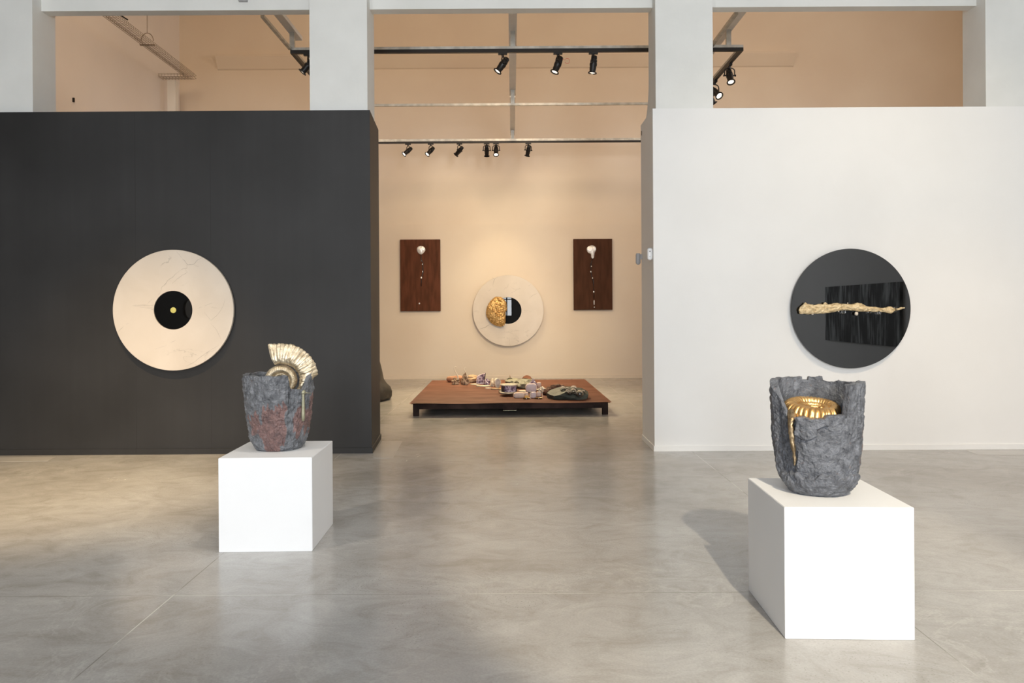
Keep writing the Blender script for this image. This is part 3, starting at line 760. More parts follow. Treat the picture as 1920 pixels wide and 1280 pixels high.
# --- right black disc with gilded branch
Yw = 7.69
cD = onY(1595.5, 578.2, Yw - 0.045)
t = thing('black_glass_disc', 'large round black glass disc crossed by a golden branch on white wall', 'wall sculpture', (cD.x, Yw, cD.z))
rD = 112.2 / FPX * (Yw - 0.045)
bm = bmesh.new(); disc(bm, rD, -0.045, -0.025, 160); link('glass_disc', bm, M['blackglass'], t, 30)
bm = bmesh.new(); lathe(bm, [(rD * 0.6, -0.025), (rD * 0.6, 0)], 48, Vector((0, 1, 0))); link('wall_mount', bm, M['plinth'], t)
top_ = [(150, 160), (165, 130), (180, 118), (215, 90), (240, 62), (262, 62), (280, 78), (340, 84), (390, 98), (450, 80), (530, 82), (545, 62), (580, 62), (600, 88), (660, 80), (700, 65), (760, 66), (800, 75), (900, 80), (960, 85), (1010, 80), (1060, 58), (1090, 66), (1130, 72), (1170, 95), (1200, 112), (1240, 122), (1300, 125), (1340, 124), (1400, 140), (1500, 140), (1545, 124), (1590, 120), (1620, 138), (1690, 150), (1740, 132), (1800, 130), (1808, 140)]
bot_ = [(150, 205), (160, 235), (200, 240), (230, 232), (270, 240), (300, 244), (330, 235), (350, 245), (380, 232), (440, 235), (500, 230), (560, 228), (620, 220), (700, 205), (760, 192), (830, 180), (900, 180), (960, 185), (1000, 184), (1060, 195), (1130, 200), (1200, 198), (1300, 205), (1400, 204), (1500, 210), (1560, 228), (1600, 228), (1640, 200), (1700, 180), (1760, 160), (1800, 150), (1808, 146)]
bm = bmesh.new(); rings = []
Yg = Yw - 0.075
for k in range(221):
    x = 150 + (1808 - 150) * k / 220
    tp = interp(top_, x); bo = interp(bot_, x); e = min(1, (x - 148) / 40) ** 0.5
    pt = onY(1480 + x / 8.348, 560 + tp / 8.348, Yg) - cD; pb = onY(1480 + x / 8.348, 560 + bo / 8.348, Yg) - cD
    zc = (pt.z + pb.z) / 2; hz_ = (pt.z - pb.z) / 2; X = (pt.x + pb.x) / 2
    dp = (0.022 if x < 1200 else 0.016) * min(1.0, hz_ / 0.02) * e + 0.002
    ring = []
    for j in range(28):
        a = 2 * PI * j / 28
        q = Vector((X, -0.075 + dp * math.sin(a), zc + hz_ * math.cos(a)))
        d = 0.008 * fnz((q.x * 0.6, q.y, q.z), 60, 2.2, 4) + 0.004 * nz((q.x * 0.3, q.y, q.z), 110, 5)
        q += Vector((d * 0.8, d * 1.8 * (1 if math.sin(a) < 0 else 0.4), d * 0.4 * math.cos(a)))
        ring.append(q)
    rings.append(ring)
ring_grid(bm, rings)
link('golden_branch', bm, M['palegold'], t, 50)
for (x, y, r, mt) in ((1048, 232, 30, 'whiteshell'), (768, 192, 13, 'whiteshell'), (1402, 222, 30, 'glass'), (1655, 190, 34, 'glass'), (1258, 210, 24, 'glass'), (850, 205, 34, 'glass'), (560, 74, 20, 'palegold'), (912, 68, 9, 'whiteshell'), (250, 72, 15, 'palegold'), (362, 236, 16, 'whiteshell'), (1665, 140, 22, 'glass')):
    p = onY(1480 + x / 8.348, 560 + y / 8.348, Yg) - cD; rr = r / 8.348 / FPX * Yg
    bm = bmesh.new(); vs_ = blob(bm, rr, rr * 0.8, rr * 1.1, x, 0.25 if mt != 'glass' else 0.0, 4, 2)
    bmesh.ops.translate(bm, verts=bm.verts, vec=(p.x, -0.078, p.z))
    o = link('crystal' if mt != 'glass' else 'glass_bead', bm, M[mt], t, True)
for xx in (-0.35, 0.0, 0.35):
    bm = bmesh.new(); lathe(bm, [(0.004, -0.07), (0.004, -0.044)], 8, Vector((0, 1, 0)), Vector((xx, 0, 0.004))); link('fixing_pin', bm, M['oldbrass'], t)

# --- rusted panels with silver drops
def rust_panel(x0, y0, x1, y1, mat, label, blobpts, drops, trail):
    a = onY(x0, y0, Yr - 0.05); b = onY(x1, y1, Yr - 0.05); c_ = (a + b) / 2
    t = thing('rusted_panel', label, 'wall sculpture', (c_.x, Yr, c_.z), 'rusted panels beside the marble ring')
    w_, h_ = b.x - a.x, a.z - b.z
    boxo('steel_panel', (-w_ / 2, w_ / 2, -0.05, 0.0, -h_ / 2, h_ / 2), mat, t, 0.003)
    def loc(px, py):
        p = onY(px, py, Yr - 0.055); return Vector((p.x - c_.x, 0, p.z - c_.z))
    pts = resample([loc(*q) for q in blobpts], 48); ce = sum(pts, Vector()) / len(pts)
    bm = bmesh.new(); rings = []
    for k in range(12):
        g = math.cos(k / 11 * PI / 2); y = -0.05 - 0.035 * math.sin(k / 11 * PI / 2)
        ring = []
        for q in pts:
            p = ce + (q - ce) * max(g, 0.01); p.y = y; p += Vector((0, 0.006 * fnz(p, 25, 1, 3), 0)); ring.append(p)
        rings.append(ring)
    ring_grid(bm, rings); link('silver_mass', bm, M['silver'], t, 50)
    bm = bmesh.new(); tp = [loc(*q) for q in trail]
    for p in tp: p.y = -0.050
    n_ = len(tp)
    tube(bm, tp, [0.004 + 0.014 * math.sin(PI * (i + 0.5) / n_) ** 0.5 * (0.6 + 0.4 * math.sin(i * 2.1)) for i in range(n_)], 8)
    link('drip_trail', bm, M['trail'], t, True)
    for (px, py, r, L) in drops:
        p = loc(px, py); bm = bmesh.new(); rr = r / FPX * YB
        vs_ = blob(bm, rr, rr * 0.7, rr * L, px, 0.15, 4, 2); bmesh.ops.translate(bm, verts=bm.verts, vec=(p.x, -0.058, p.z))
        link('silver_drop', bm, M['silver'], t, True)
def zz1(x, y): return (770 + x / 9.14, 450 + y / 9.14)
def zz2(x, y): return (1090 + x / 9.14, 450 + y / 9.14)
rust_panel(750, 449, 826, 583, M['rustpanel'], 'reddish rusted steel panel with round silver mass, on rear wall left of marble ring',
           [zz1(*q) for q in ((105, 160), (120, 118), (160, 100), (205, 105), (240, 130), (250, 175), (232, 205), (200, 240), (165, 245), (125, 215))],
           [(*zz1(200, 415), 1.0, 1.2), (*zz1(205, 540), 1.2, 1.4), (*zz1(183, 645), 1.6, 1.3), (*zz1(148, 1085), 1.4, 1.2), (*zz1(180, 330), 0.5, 1.2), (*zz1(180, 358), 0.5, 1.2)],
           [zz1(*q) for q in ((178, 250), (180, 330), (215, 400), (205, 470), (215, 545), (185, 640), (182, 720), (180, 790))])
rust_panel(1075, 448, 1148.5, 580.5, M['rustpanel2'], 'dark brown rusted steel panel with dripping silver mass, on rear wall right of marble ring',
           [zz2(*q) for q in ((92, 165), (105, 120), (150, 95), (205, 93), (245, 120), (255, 170), (230, 215), (218, 300), (190, 318), (168, 290), (160, 240), (115, 215))],
           [(*zz2(172, 450), 0.9, 1.2), (*zz2(163, 542), 1.3, 1.2), (*zz2(192, 652), 1.1, 1.3), (*zz2(212, 885), 1.4, 1.3), (*zz2(218, 1070), 0.9, 5.5), (*zz2(222, 1148), 1.1, 1.0)],
           [zz2(*q) for q in ((190, 320), (165, 400), (165, 540), (180, 620), (205, 700), (212, 800), (215, 900), (218, 1000))])

# --- the picture and small disc seen in the black glass, on the hall's side walls
mir = 2 * (Yw - 0.045)
def seen(px, py, X):
    a, b = ray(px, py); D = X / a; return Vector((X, mir - D, EYE + b * D))
q0 = seen(1551.5, 538, XR); q1 = seen(1693, 524, XR); q2 = seen(1551.5, 637, XR)
t = thing('canvas_diptych', 'large black streaked canvas diptych on the white side wall, seen in the black disc', 'painting', (XR - 0.03, (q0.y + q1.y) / 2, q0.z - 0.6))
ya, yb, zt_, zb_ = min(q0.y, q1.y), max(q0.y, q1.y), q0.z, q2.z
ym = seen(1636, 560, XR).y
for n_, (u0, u1) in (('canvas', (ya, ym - 0.004)), ('canvas', (ym + 0.004, yb))):
    child_box(n_, (XR - 0.055, XR - 0.003, u0, u1, zb_, zt_), M['painting'], t)
def seenL(px, py, X):
    a, b = ray(px, py); D = X / a; return Vector((X, mir - D, EYE + b * D))
q = seenL(353, 579, XL)
bm = bmesh.new(); lathe(bm, [(0.20, 0.0), (0.20, 0.03), (0.197, 0.033)], 48, Vector((1, 0, 0)), (XL, q.y, q.z))
tag(link('round_plaque', bm, M['oldwall'], None, 30), 'small pale round plaque on the dark side wall of the hall', 'wall sculpture')

# --- motion sensors on the return of the white partition
def sensor(x, y, z, mat, label, face, wallx):
    t = thing('motion_sensor', label, 'sensor', (x, y, z), 'sensors on the end of the white partition')
    bm = bmesh.new()
    rings = []
    for k in range(17):
        u = k / 16; zz = 0.062 - 0.124 * u
        r = 0.028 * min(1, (math.sin(min(u * 6, 1) * PI / 2)) * 0.25 + 0.78) * (1 if u < 0.78 else math.sqrt(max(0, 1 - ((u - 0.78) / 0.23) ** 2)) * 0.95 + 0.03)
        rings.append([Vector((r * math.cos(2 * PI * i / 24), r * 0.8 * math.sin(2 * PI * i / 24), zz)) for i in range(24)])
    ring_grid(bm, rings); link('sensor_body', bm, mat, t, 40)
    bm = bmesh.new(); rings = [[Vector((r * math.cos(2 * PI * i / 24), r * 0.8 * math.sin(2 * PI * i / 24), zz)) for i in range(24)] for r, zz in ((0.022, 0.062), (0.022, 0.067), (0.018, 0.069))]
    ring_grid(bm, rings); link('top_cap', bm, M['plasticgrey'], t)
    boxo('mounting_bracket', (0.020, wallx - x, -0.015, 0.015, 0.0, 0.058), mat, t, 0.003)
    if face:
        bm = bmesh.new(); lathe(bm, [(0.006, -0.025), (0.005, -0.0275)], 16, Vector((0, 1, 0)), (-0.002, 0.0, 0.032)); link('sensor_eye', bm, M['sensoreye'], t)
    boxo('printed_mark', (-0.006 if face else 0.002, 0.000 if face else 0.014, -0.0238, -0.0200, -0.03, -0.018 if face else -0.012), M['plasticgrey'], t)
    return t
p = onY(1218.3, 477, 7.76); sensor(p.x, p.y, p.z, M['plastic'], 'white motion sensor with a dark eye at the front edge of the white partition', True, WX)
p = onY(1196.5, 486, 8.36); sensor(p.x, p.y, p.z, M['plasticgrey'], 'grey motion sensor without an eye behind the white partition edge', False, WX)
# dark slot in the pier edge near the rear track
tag(boxo('wall_plate', (WX - 0.006, WX, 8.33, 8.36, onY(1200, 254, 8.35).z, onY(1200, 246, 8.35).z), M['sensoreye']), 'tiny dark plate at the top end of the white partition return', 'plate')

# ================================================================= PLINTHS
S = 0.577
def plinth(fl, fr, yaw, h, label):
    a = onZ(*fl); b = onZ(*fr); wd = (b - a).length; ctr = (a + b) / 2
    bm = bmesh.new(); box(bm, -wd / 2, wd / 2, 0, wd, 0, h)
    bmesh.ops.bevel(bm, geom=bm.edges[:], offset=0.0025, segments=2, affect='EDGES')
    o = link('display_plinth', bm, M['plinth']); o.location = ctr; o.rotation_euler = (0, 0, yaw)
    tag(o, label, 'plinth', 'white cube plinths')
    return o, ctr + Vector((-math.sin(yaw), math.cos(yaw), 0)) * wd / 2
pl, cpl = plinth((411.3, 1034.5), (585, 1034), R(1.3), 0.585, 'white cube plinth under the grey and red crucible')
pr, cpr = plinth((1473.5, 1199), (1714, 1198.5), R(-2.0), 0.597, 'white cube plinth under the dark grey crucible')

# ================================================================= CRUCIBLES
def crucible(name, label, centre, R0, prof, rim, radial, stain, mat, wall, n=460, m=200, rough=0.004, seed=0.0, shelf=0.05):
    """prof: (height m, radius fraction); rim(theta) height; theta 0 = towards the camera, +90 = to the right"""
    bm = bmesh.new(); lay = bm.verts.layers.float.new('stain')
    cols = []
    for i in range(n):
        th = 2 * PI * i / n; thd = math.degrees(th); thd = thd - 360 if thd > 180 else thd
        dx, dy = math.sin(th), -math.cos(th)
        H = rim(thd); col = []
        for k in range(m + 1):
            z = H * k / m
            r = R0 * interp(prof, z)
            q = (dx * r, dy * r, z)
            wd = fnz(q, 9, seed, 3) * 0.006 + (abs(nz((q[0], q[1], q[2] * 0.6), 42, seed + 2)) * 1.6 - 0.4) * rough + abs(nz((q[0], q[1], q[2] * 0.8), 95, seed + 4)) * rough * 0.6
            r2 = r + wd + radial(thd, z)
            v = bm.verts.new((dx * r2, dy * r2, z if k else 0.0)); v[lay] = stain(thd, z); col.append(v)
        # broken top edge and inside
        for s in (0.35, 0.7, 1.0):
            jag = 0.006 * fnz((dx, dy, s), 6, seed + 9, 3)
            r = R0 * interp(prof, H) - wall * s + radial(thd, H) * (1 - s)
            v = bm.verts.new((dx * r, dy * r, H + jag * (1 if s < 1 else 0.3))); v[lay] = 0; col.append(v)
        for k in range(1, 31):
            z = H + (shelf - H) * k / 30
            r = max(0.01, (R0 * interp(prof, z) - wall)) + fnz((dx * 0.2, dy * 0.2, z), 16, seed + 5, 4) * 0.007
            v = bm.verts.new((dx * r, dy * r, z)); v[lay] = 0; col.append(v)
        cols.append(col)
    L = len(cols[0])
    for i in range(n):
        a, b = cols[i], cols[(i + 1) % n]
        for k in range(L - 1): bm.faces.new((a[k], b[k], b[k + 1], a[k + 1]))
    bm.faces.new([c_[0] for c_ in reversed(cols)]); bm.faces.new([c_[-1] for c_ in cols])
    o = link(name, bm, mat, None, 60)
    root = thing(name, label, 'sculpture', centre, 'broken crucibles on the plinths')
    o.name = 'vessel'; o.parent = root; o.rotation_euler = (0, 0, -math.atan2(centre.x, centre.y))
    return root

# --- left: grey and red, smooth rim, notch to the right of the front
HL = 0.497
profL = [(0, 0.60), (0.012, 0.68), (0.04, 0.745), (0.09, 0.82), (0.14, 0.875), (0.22, 0.935), (0.32, 0.975), (0.42, 1.0), (0.6, 1.0)]
def rimL(t):
    if 15 < t <= 19: return HL - (t - 15) / 4 * 0.085
    if 19 < t <= 46: return HL - 0.085 - 0.014 * (t - 19) / 27
    if 46 < t <= 72: return HL - 0.099 + (t - 46) / 26 * 0.125
    if 72 < t <= 80: return HL + 0.026
    if 80 < t <= 90: return HL + 0.026 - (t - 80) / 10 * 0.076
    if 90 < t <= 125: return HL - 0.05
    if 125 < t <= 140: return HL - 0.05 + (t - 125) / 15 * 0.05
    return HL + 0.003 * math.sin(t * 0.21)
def radL(t, z):
    e = 0
    e += 0.004 * (sstep(-76, -72, t) - sstep(-60, -56, t))
    e -= 0.006 * (sstep(14, 17, t) - sstep(27, 31, t)) * sstep(0.08, 0.12, z)
    return e
def stainL(t, z):
    z = z + 0.05 * nz((t * 0.06, z * 4, 0), 1.0, 3) + 0.02 * nz((t * 0.25, z * 14, 0), 1.0, 7); t = t + 5 * nz((t * 0.05, z * 16, 2), 1.0, 5)
    if -28 < t < 12: top = 0.30 + 0.012 * math.sin(t * 0.9)
    elif -62 < t <= -35: top = 0.235 + 0.02 * math.sin(t * 0.7)
    elif -35 < t <= -28: top = 0.20
    elif 27 < t < 60: top = 0.27
    elif 60 <= t < 100: top = 0.36
    else: return 0.0
    bottom = 0.0 if -35 < t < 12 else (0.10 if t < 0 else 0.12 + 0.03 * math.sin(t * 0.3))
    if 2 < t < 12: bottom = 0.06
    return sstep(bottom - 0.015, bottom + 0.015, z) * (1 - sstep(top - 0.012, top + 0.012, z)) if bottom > 0 else 1 - sstep(top - 0.012, top + 0.012, z)
cl = onY(523.5, 800, cpl.y + 0.045); cl.z = 0.585
R0L = 0.222
crl = crucible('broken_crucible', 'tall grey crucible with rusty red lower glaze and a notched rim', cl, R0L, profL, rimL, radL, stainL, M['cruc_l'], 0.030, rough=0.0095, seed=1.7)
# hanging drip and pin at the notch
def at_left(zx, zy, Y):   # position in the left crucible's frame from the 5.333x zoom
    return onY(430 + zx / 5.333, 620 + zy / 5.333, Y) - Vector(cl)
Yd = cl.y - 0.222 * math.cos(R(52) - math.atan2(cl.x, cl.y)) - 0.032
bm = bmesh.new()
pts = [at_left(738, y, Yd) for y in (603, 620, 650, 700, 760, 820, 870, 895, 905)]
tube(bm, pts, [0.007, 0.011, 0.009, 0.010, 0.011, 0.012, 0.012, 0.009, 0.003], 14)
blob_v = bmesh.ops.create_icosphere(bm, subdivisions=2, radius=0.017); bmesh.ops.translate(bm, verts=blob_v['verts'], vec=at_left(738, 615, Yd))
link('brass_drip', bm, M['oldbrass'], crl, True)
bm = bmesh.new(); tube(bm, [at_left(738, 618, Yd), at_left(818, 622, Yd + 0.02)], [0.003, 0.002], 8); tube(bm, [at_left(738, 612, Yd), at_left(700, 604, Yd + 0.07), at_left(655, 598, Yd + 0.09)], [0.006, 0.006, 0.009], 8)
link('pin', bm, M['oldbrass'], crl, True)

# --- ammonites: ribbed shells; local plane XZ, thickness along Y
def whorl(bm, a0, a1, rin, rout, thick, ribs, nseg=260, nsec=28, ramp_=0.05, seed=0, rough=0.003):
    rings = []
    for k in range(nseg + 1):
        u = k / nseg; a = a0 + (a1 - a0) * u
        ri_, ro = rin(u), rout(u); c_, hw_ = (ri_ + ro) / 2, (ro - ri_) / 2; th = thick(u)
        ridge = abs(math.sin(a * ribs / 2)); rib = (ridge ** 0.6 - 0.5)
        ring = []
        for j in range(nsec):
            b = 2 * PI * j / nsec
            rad = c_ + hw_ * math.cos(b); y = th * math.sin(b)
            q = Vector((rad * math.cos(a), y, rad * math.sin(a)))
            e = ramp_ * rib * (0.5 + 0.5 * math.cos(b) * 0.6)
            n_ = Vector((math.cos(b) * math.cos(a), math.sin(b), math.cos(b) * math.sin(a)))
            q += n_ * (e * hw_ + rough * fnz(q, 40, seed, 3))
            ring.append(q)
        rings.append(ring)
    ring_grid(bm, rings)
am = thing('ammonite', 'pale gilded ammonite with flaring fan standing in the notched crucible', 'ammonite')
sc = 1 / 5.333 / FPX * 4.87
ca = onY(430 + 527 / 5.333, 620 + 505 / 5.333, 4.87)
am.location = (ca.x, cl.y + 0.0, ca.z)
am.rotation_euler = (R(4), 0, 0)
ro_pts = [(0, 400), (0.08, 375), (0.3, 372), (0.55, 362), (0.66, 350), (0.70, 300), (0.74, 262), (0.85, 225), (1, 190)]
ri_pts = [(0, 175), (0.2, 168), (0.6, 175), (1, 160)]
bm = bmesh.new()
whorl(bm, R(112), R(-42), lambda u: interp(ri_pts, u) * sc, lambda u: interp(ro_pts, u) * sc, lambda u: 0.034 + 0.004 * math.sin(u * 9), 58, 420, 36, 0.10, 3, 0.005)
for v in bm.verts:
    rr = math.hypot(v.co.x, v.co.z) / sc
    v.co.y *= 0.55 + 0.75 * max(0, 1 - abs(rr - 215) / 190)
    v.co.y += 0.02 * (rr - 170) / 200 
link('shell_fan', bm, M['bronze'], am, 60)
bm = bmesh.new()
kk = math.log(1 / 0.60) / (2 * PI)
A0, A1 = R(205), R(205 - 1100)
whorl(bm, A0, A1, lambda u: 188 * sc * math.exp(-kk * (A0 - A1) * u) * 0.55, lambda u: 188 * sc * math.exp(-kk * (A0 - A1) * u), lambda u: 0.044 * math.exp(-kk * (A0 - A1) * u * 0.9), 84, 900, 24, 0.32, 5, 0.001)
kk = math.log(1 / 0.50) / (2 * PI)
link('shell_coil', bm, M['bronze'], am, 60)
bm = bmesh.new()
tube(bm, [at_left(590, 575, 4.80) + Vector(cl) - am.location, at_left(630, 620, 4.80) + Vector(cl) - am.location, at_left(640, 800, 4.82) + Vector(cl) - am.location + Vector((0, 0, 0.0))], [0.02, 0.016, 0.012], 12)
link('support_rod', bm, M['bronze'], am, True)

# --- right crucible: dark grey, broken front
HR = 0.545
cr_ = onY(1531.5, 850, cpr.y + 0.02); cr_.z = 0.597
profR = [(0, 0.50), (0.010, 0.60), (0.035, 0.71), (0.065, 0.80), (0.10, 0.86), (0.15, 0.90), (0.24, 0.945), (0.36, 0.98), (0.5, 1.0), (0.6, 1.0)]
def rimR(t):
    base = HR + 0.007 * fnz((t * 0.02, 0, 0), 3.0, 1, 4)
    low = 0.385 + 0.006 * fnz((t * 0.02, 3, 0), 4.0, 6, 4)
    if 8 < t < 36: low += 0.016 * sstep(8, 12, t)
    if -44 < t < -26: low -= 0.018
    f = sstep(38, 43, t) if t > 0 else sstep(-44, -86, t) if t > -200 else 1
    if t < 0: f = max(0.0, min(1.0, (-t - 44) / 38.0)); f = f ** 0.8
    if 150 < t < 172: base -= 0.02
    if 100 < t < 150: base -= 0.014
    if -168 < t < -158: base -= 0.015
    return low + (base - low) * f
def radR(t, z):
    e = 0.0
    # recessed strip left of the front, where the drip runs
    ed = -27 + 3 * math.sin(z * 40)
    e -= 0.020 * (sstep(-75, -60, t) * (1 - sstep(ed - 2.0, ed, t))) * sstep(0.06, 0.12, z)
    # thicker lip under the broken front edge
    lipz = 0.30 + 0.02 * math.sin(t * 0.12) + (0.03 if t > 0 else 0)
    if ed < t < 14: e += 0.014 * sstep(lipz - 0.004, lipz + 0.004, z)
    # flaked lower shell
    lz = 0.105 + 0.012 * math.sin(t * 0.14) + 0.006 * math.sin(t * 0.41)
    if -60 < t < 75: e += 0.015 * (1 - sstep(lz - 0.003, lz + 0.003, z))
    e += 0.008 * (sstep(40, 42, t) - sstep(52, 54, t)) * sstep(0.12, 0.15, z) + 0.006 * (sstep(58, 60, t) - sstep(68, 70, t))
    return e
def stainR(t, z): return 0.55 * (sstep(58, 75, t)) * (1 - sstep(105, 120, t)) * sstep(0.1, 0.2, z) * (1 - sstep(0.3, 0.36, z))
crr = crucible('broken_crucible', 'dark grey rough crucible with its front broken away in the foreground', cr_, 0.215, profR, rimR, radR, stainR, M['cruc_r'], 0.036, rough=0.0060, seed=8.1)

am2 = thing('ammonite', 'polished golden ammonite lying inside the dark grey crucible with a long drip', 'ammonite', (cr_.x - 0.006, cr_.y - 0.002, 0.998))
bm = bmesh.new()
kk = math.log(1 / 0.58) / (2 * PI)
A0, A1 = R(-80), R(-80 - 1000)
whorl(bm, A0, A1, lambda u: 0.168 * math.exp(-kk * (A0 - A1) * u) * 0.53, lambda u: 0.168 * math.exp(-kk * (A0 - A1) * u), lambda u: 0.046 * math.exp(-kk * (A0 - A1) * u * 0.9), 38, 900, 28, 0.24, 5, 0.001)
bmesh.ops.rotate(bm, verts=bm.verts, cent=(0, 0, 0), matrix=Matrix.Rotation(R(-80), 3, 'X'))
for v in bm.verts: v.co.x *= 1.08
link('shell_coil', bm, M['polgold'], am2, 60)
def at_r(zx, zy, Y): return onY(1390 + zx / 4.57, 680 + zy / 4.57, Y) - am2.location
ydr = cr_.y - 0.205 * math.cos(R(-34) - math.atan2(cr_.x, cr_.y)) - 0.004
pth = [(470, 400, 0.10), (440, 440, 0.05), (428, 490, 0.012), (424, 540, 0), (432, 600, 0), (438, 660, 0), (443, 720, 0), (452, 780, 0), (458, 840, 0), (458, 878, 0)]
bm = bmesh.new()
tube(bm, [at_r(x, y, ydr + dd) for x, y, dd in pth], [0.030, 0.026, 0.017, 0.013, 0.014, 0.011, 0.012, 0.008, 0.007, 0.002], 14)
bmesh.ops.subdivide_edges(bm, edges=bm.edges[:], cuts=2, use_grid_fill=True)
for v in bm.verts: v.co += Vector((nz(v.co, 60, 1), nz(v.co, 60, 2), nz(v.co, 60, 3))) * 0.005
link('bronze_drip', bm, M['drip'], am2, True)

# ================================================================= REAR ROOM OBJECTS
# dark bell shaped stone behind the black partition
Yb = 12.3
bp_ = [(0.50, 0.0), (0.54, 0.02), (0.566, 0.06), (0.560, 0.14), (0.53, 0.21), (0.472, 0.27), (0.432, 0.338), (0.406, 0.457), (0.387, 0.557), (0.33, 0.75), (0.27, 0.95), (0.20, 1.08), (0.08, 1.14), (0.01, 1.15)]
bm = bmesh.new(); vr = lathe(bm, bp_, 64)
for v in bm.verts: v.co += Vector((v.co.x, v.co.y, 0)) * (0.05 * fnz(v.co, 3.5, 2, 3))
o = link('basalt_bell', bm, M['darkstone'], None, 50); o.location = (-2.6, Yb, 0)
tag(o, 'dark bell-shaped stone on the floor half hidden behind the black partition', 'stone')

# steel platform
ZP = 0.18
fl = onZ(766.5, 757.3, ZP); fr = onZ(1147, 753.5, ZP)
pw_ = (fr - fl).length; yaw = math.atan2(fr.y - fl.y, fr.x - fl.x)
D_ = 3.42
pc = (fl + fr) / 2
yaw2 = R(0.75)
t = thing('steel_platform', 'low rusted steel platform on short legs carrying the stones', 'platform', (pc.x, pc.y, 0), rotz=yaw2)
hw = pw_ / 2
bm = bmesh.new()
nx, ny = 40, 12
gr = [[bm.verts.new((-hw + 2 * hw * i / nx, D_ * j / ny, ZP + 0.004 * math.sin(i * 0.33 + 1) * (1 if 0 < i < nx else 0.0) * math.exp(-j * 0.6))) for i in range(nx + 1)] for j in range(ny + 1)]
for j in range(ny):
    for i in range(nx): bm.faces.new((gr[j][i], gr[j][i + 1], gr[j + 1][i + 1], gr[j + 1][i]))
bmesh.ops.solidify(bm, geom=bm.faces[:], thickness=0.004)
link('steel_top', bm, M['rust'], t, 30)
ins = 0.05
boxo('underside_sheet', (-hw + 0.02, hw - 0.02, 0.03, D_ - 0.03, ZP - 0.010, ZP - 0.008), M['rustdark'], t)
for sx in (-1, 1):
    for yy in (0.04, D_ - 0.13):
        x0 = sx * (hw - ins) - (0.08 if sx > 0 else 0)
        boxo('leg', (x0, x0 + 0.08, yy, yy + 0.08, 0, ZP - 0.008), M['rustdark'], t)
boxo('front_beam', (-hw + ins + 0.08, hw - ins - 0.08, 0.05, 0.10, ZP - 0.085, ZP - 0.008), M['rustdark'], t)
boxo('rear_beam', (-hw + ins + 0.08, hw - ins - 0.08, D_ - 0.12, D_ - 0.07, ZP - 0.085, ZP - 0.008), M['rustdark'], t)
for sx in (-1, 1):
    x0 = sx * (hw - ins - 0.02) - (0.05 if sx > 0 else 0)
    boxo('side_beam', (x0, x0 + 0.05, 0.12, D_ - 0.13, ZP - 0.085, ZP - 0.008), M['rustdark'], t)
bx0 = onY(943, 764, pc.y + 0.03).x - pc.x; bx1 = onY(968.5, 764, pc.y + 0.03).x - pc.x
boxo('joint_plate', (bx0, bx1, 0.035, 0.05, ZP - 0.105, ZP - 0.010), M['rustdark'], t)
o = boxo('joint_ledge', (bx0, bx1, 0.02, 0.05, ZP - 0.110, ZP - 0.103), M['oldbrass'], t)

# ---- stones on the platform
TOP = ZP + 0.0005
def P(px, py): return onZ(px, py, TOP)
def mpp(px, py): return P(px, py).y / FPX          # metres per pixel there
def stone(name, px0, px1, pyb, pyt, depth, mat, label, seed, cat='stone', group=None, amp=0.3, sc=3.0, facet=False, tilt=0, rot=0, dy=None, sub=4, flat=0.7):
    c_ = P((px0 + px1) / 2, pyb); s = c_.y / FPX
    w_ = (px1 - px0) * s / 2; h = (pyb - pyt) * s; dp = depth / 2
    rz = h / (1 + flat)
    loc = (c_.x, c_.y + (dp if dy is None else dy), TOP)
    return rock(name, loc, (w_, dp, rz), mat, None, seed, amp, sc, rot, sub, flat, label, cat, group, facet, tilt)
G = 'stones on the steel platform'
# brown log stone, built lying along x
def log_stone(px0, px1, pyb, pyt, mat, label, seed):
    c_ = P((px0 + px1) / 2, pyb); s = c_.y / FPX; L = (px1 - px0) * s; r = (pyb - pyt) * s / 2
    bm = bmesh.new(); rings = []
    for k in range(33):
        u = k / 32; e = math.sin(PI * min(1, max(0, u * 1.0))) ** 0.28 if 0 < u < 1 else 0.05
        ring = []
        for j in range(28):
            a = 2 * PI * j / 28; q = Vector((-L / 2 + L * u, r * 1.2 * e * math.cos(a), r * e * math.sin(a)))
            q += Vector((0, math.cos(a), math.sin(a))) * r * 0.22 * fnz(q, 9, seed, 3); q.z = max(q.z, -r * 0.92) + r * 0.92; ring.append(q)
        rings.append(ring)
    ring_grid(bm, rings)
    o = link('log_stone', bm, mat, None, 50); o.location = (c_.x, c_.y + r * 1.2, TOP); o.rotation_euler = (0, 0, R(3))
    return tag(o, label, 'stone', G)
log_stone(836.5, 873, 716.8, 704, M['brownstone'], 'long reddish brown stone at the far left of the platform', 3)
stone('tan_boulder', 868, 895, 718, 704.5, 0.30, M['tanstone'], 'tan flattened stone behind the second curled stem', 9, group=G, amp=0.3)
def curled_shell(px0, px1, pyb, pyt, stem, label, seed):
    c_ = P((px0 + px1) / 2, pyb); s = c_.y / FPX; w_ = (px1 - px0) * s / 2; h = (pyb - pyt) * s
    t = thing('shell_clump', label, 'shell', (c_.x, c_.y + w_, TOP), 'shell clumps with curled stems')
    bm = bmesh.new(); vs_ = blob(bm, w_, w_ * 0.9, h * 0.62, seed, 0.6, 5, 4)
    for v in vs_: v.co.z = max(v.co.z, -h * 0.38) + h * 0.38
    link('crusted_base', bm, M['oyster'], t, 40)
    bm = bmesh.new(); pts = []
    for (x, y) in stem:
        p = onY(x, y, c_.y + w_); pts.append(p - t.location)
    pts = [pts[0]] + [p for p in pts[1:]]
    rs_ = resample_open(pts, 24)
    tube(bm, rs_, [0.012 - 0.006 * i / 23 for i in range(24)], 10)
    link('curled_stem', bm, M['whiteshell'], t, True)
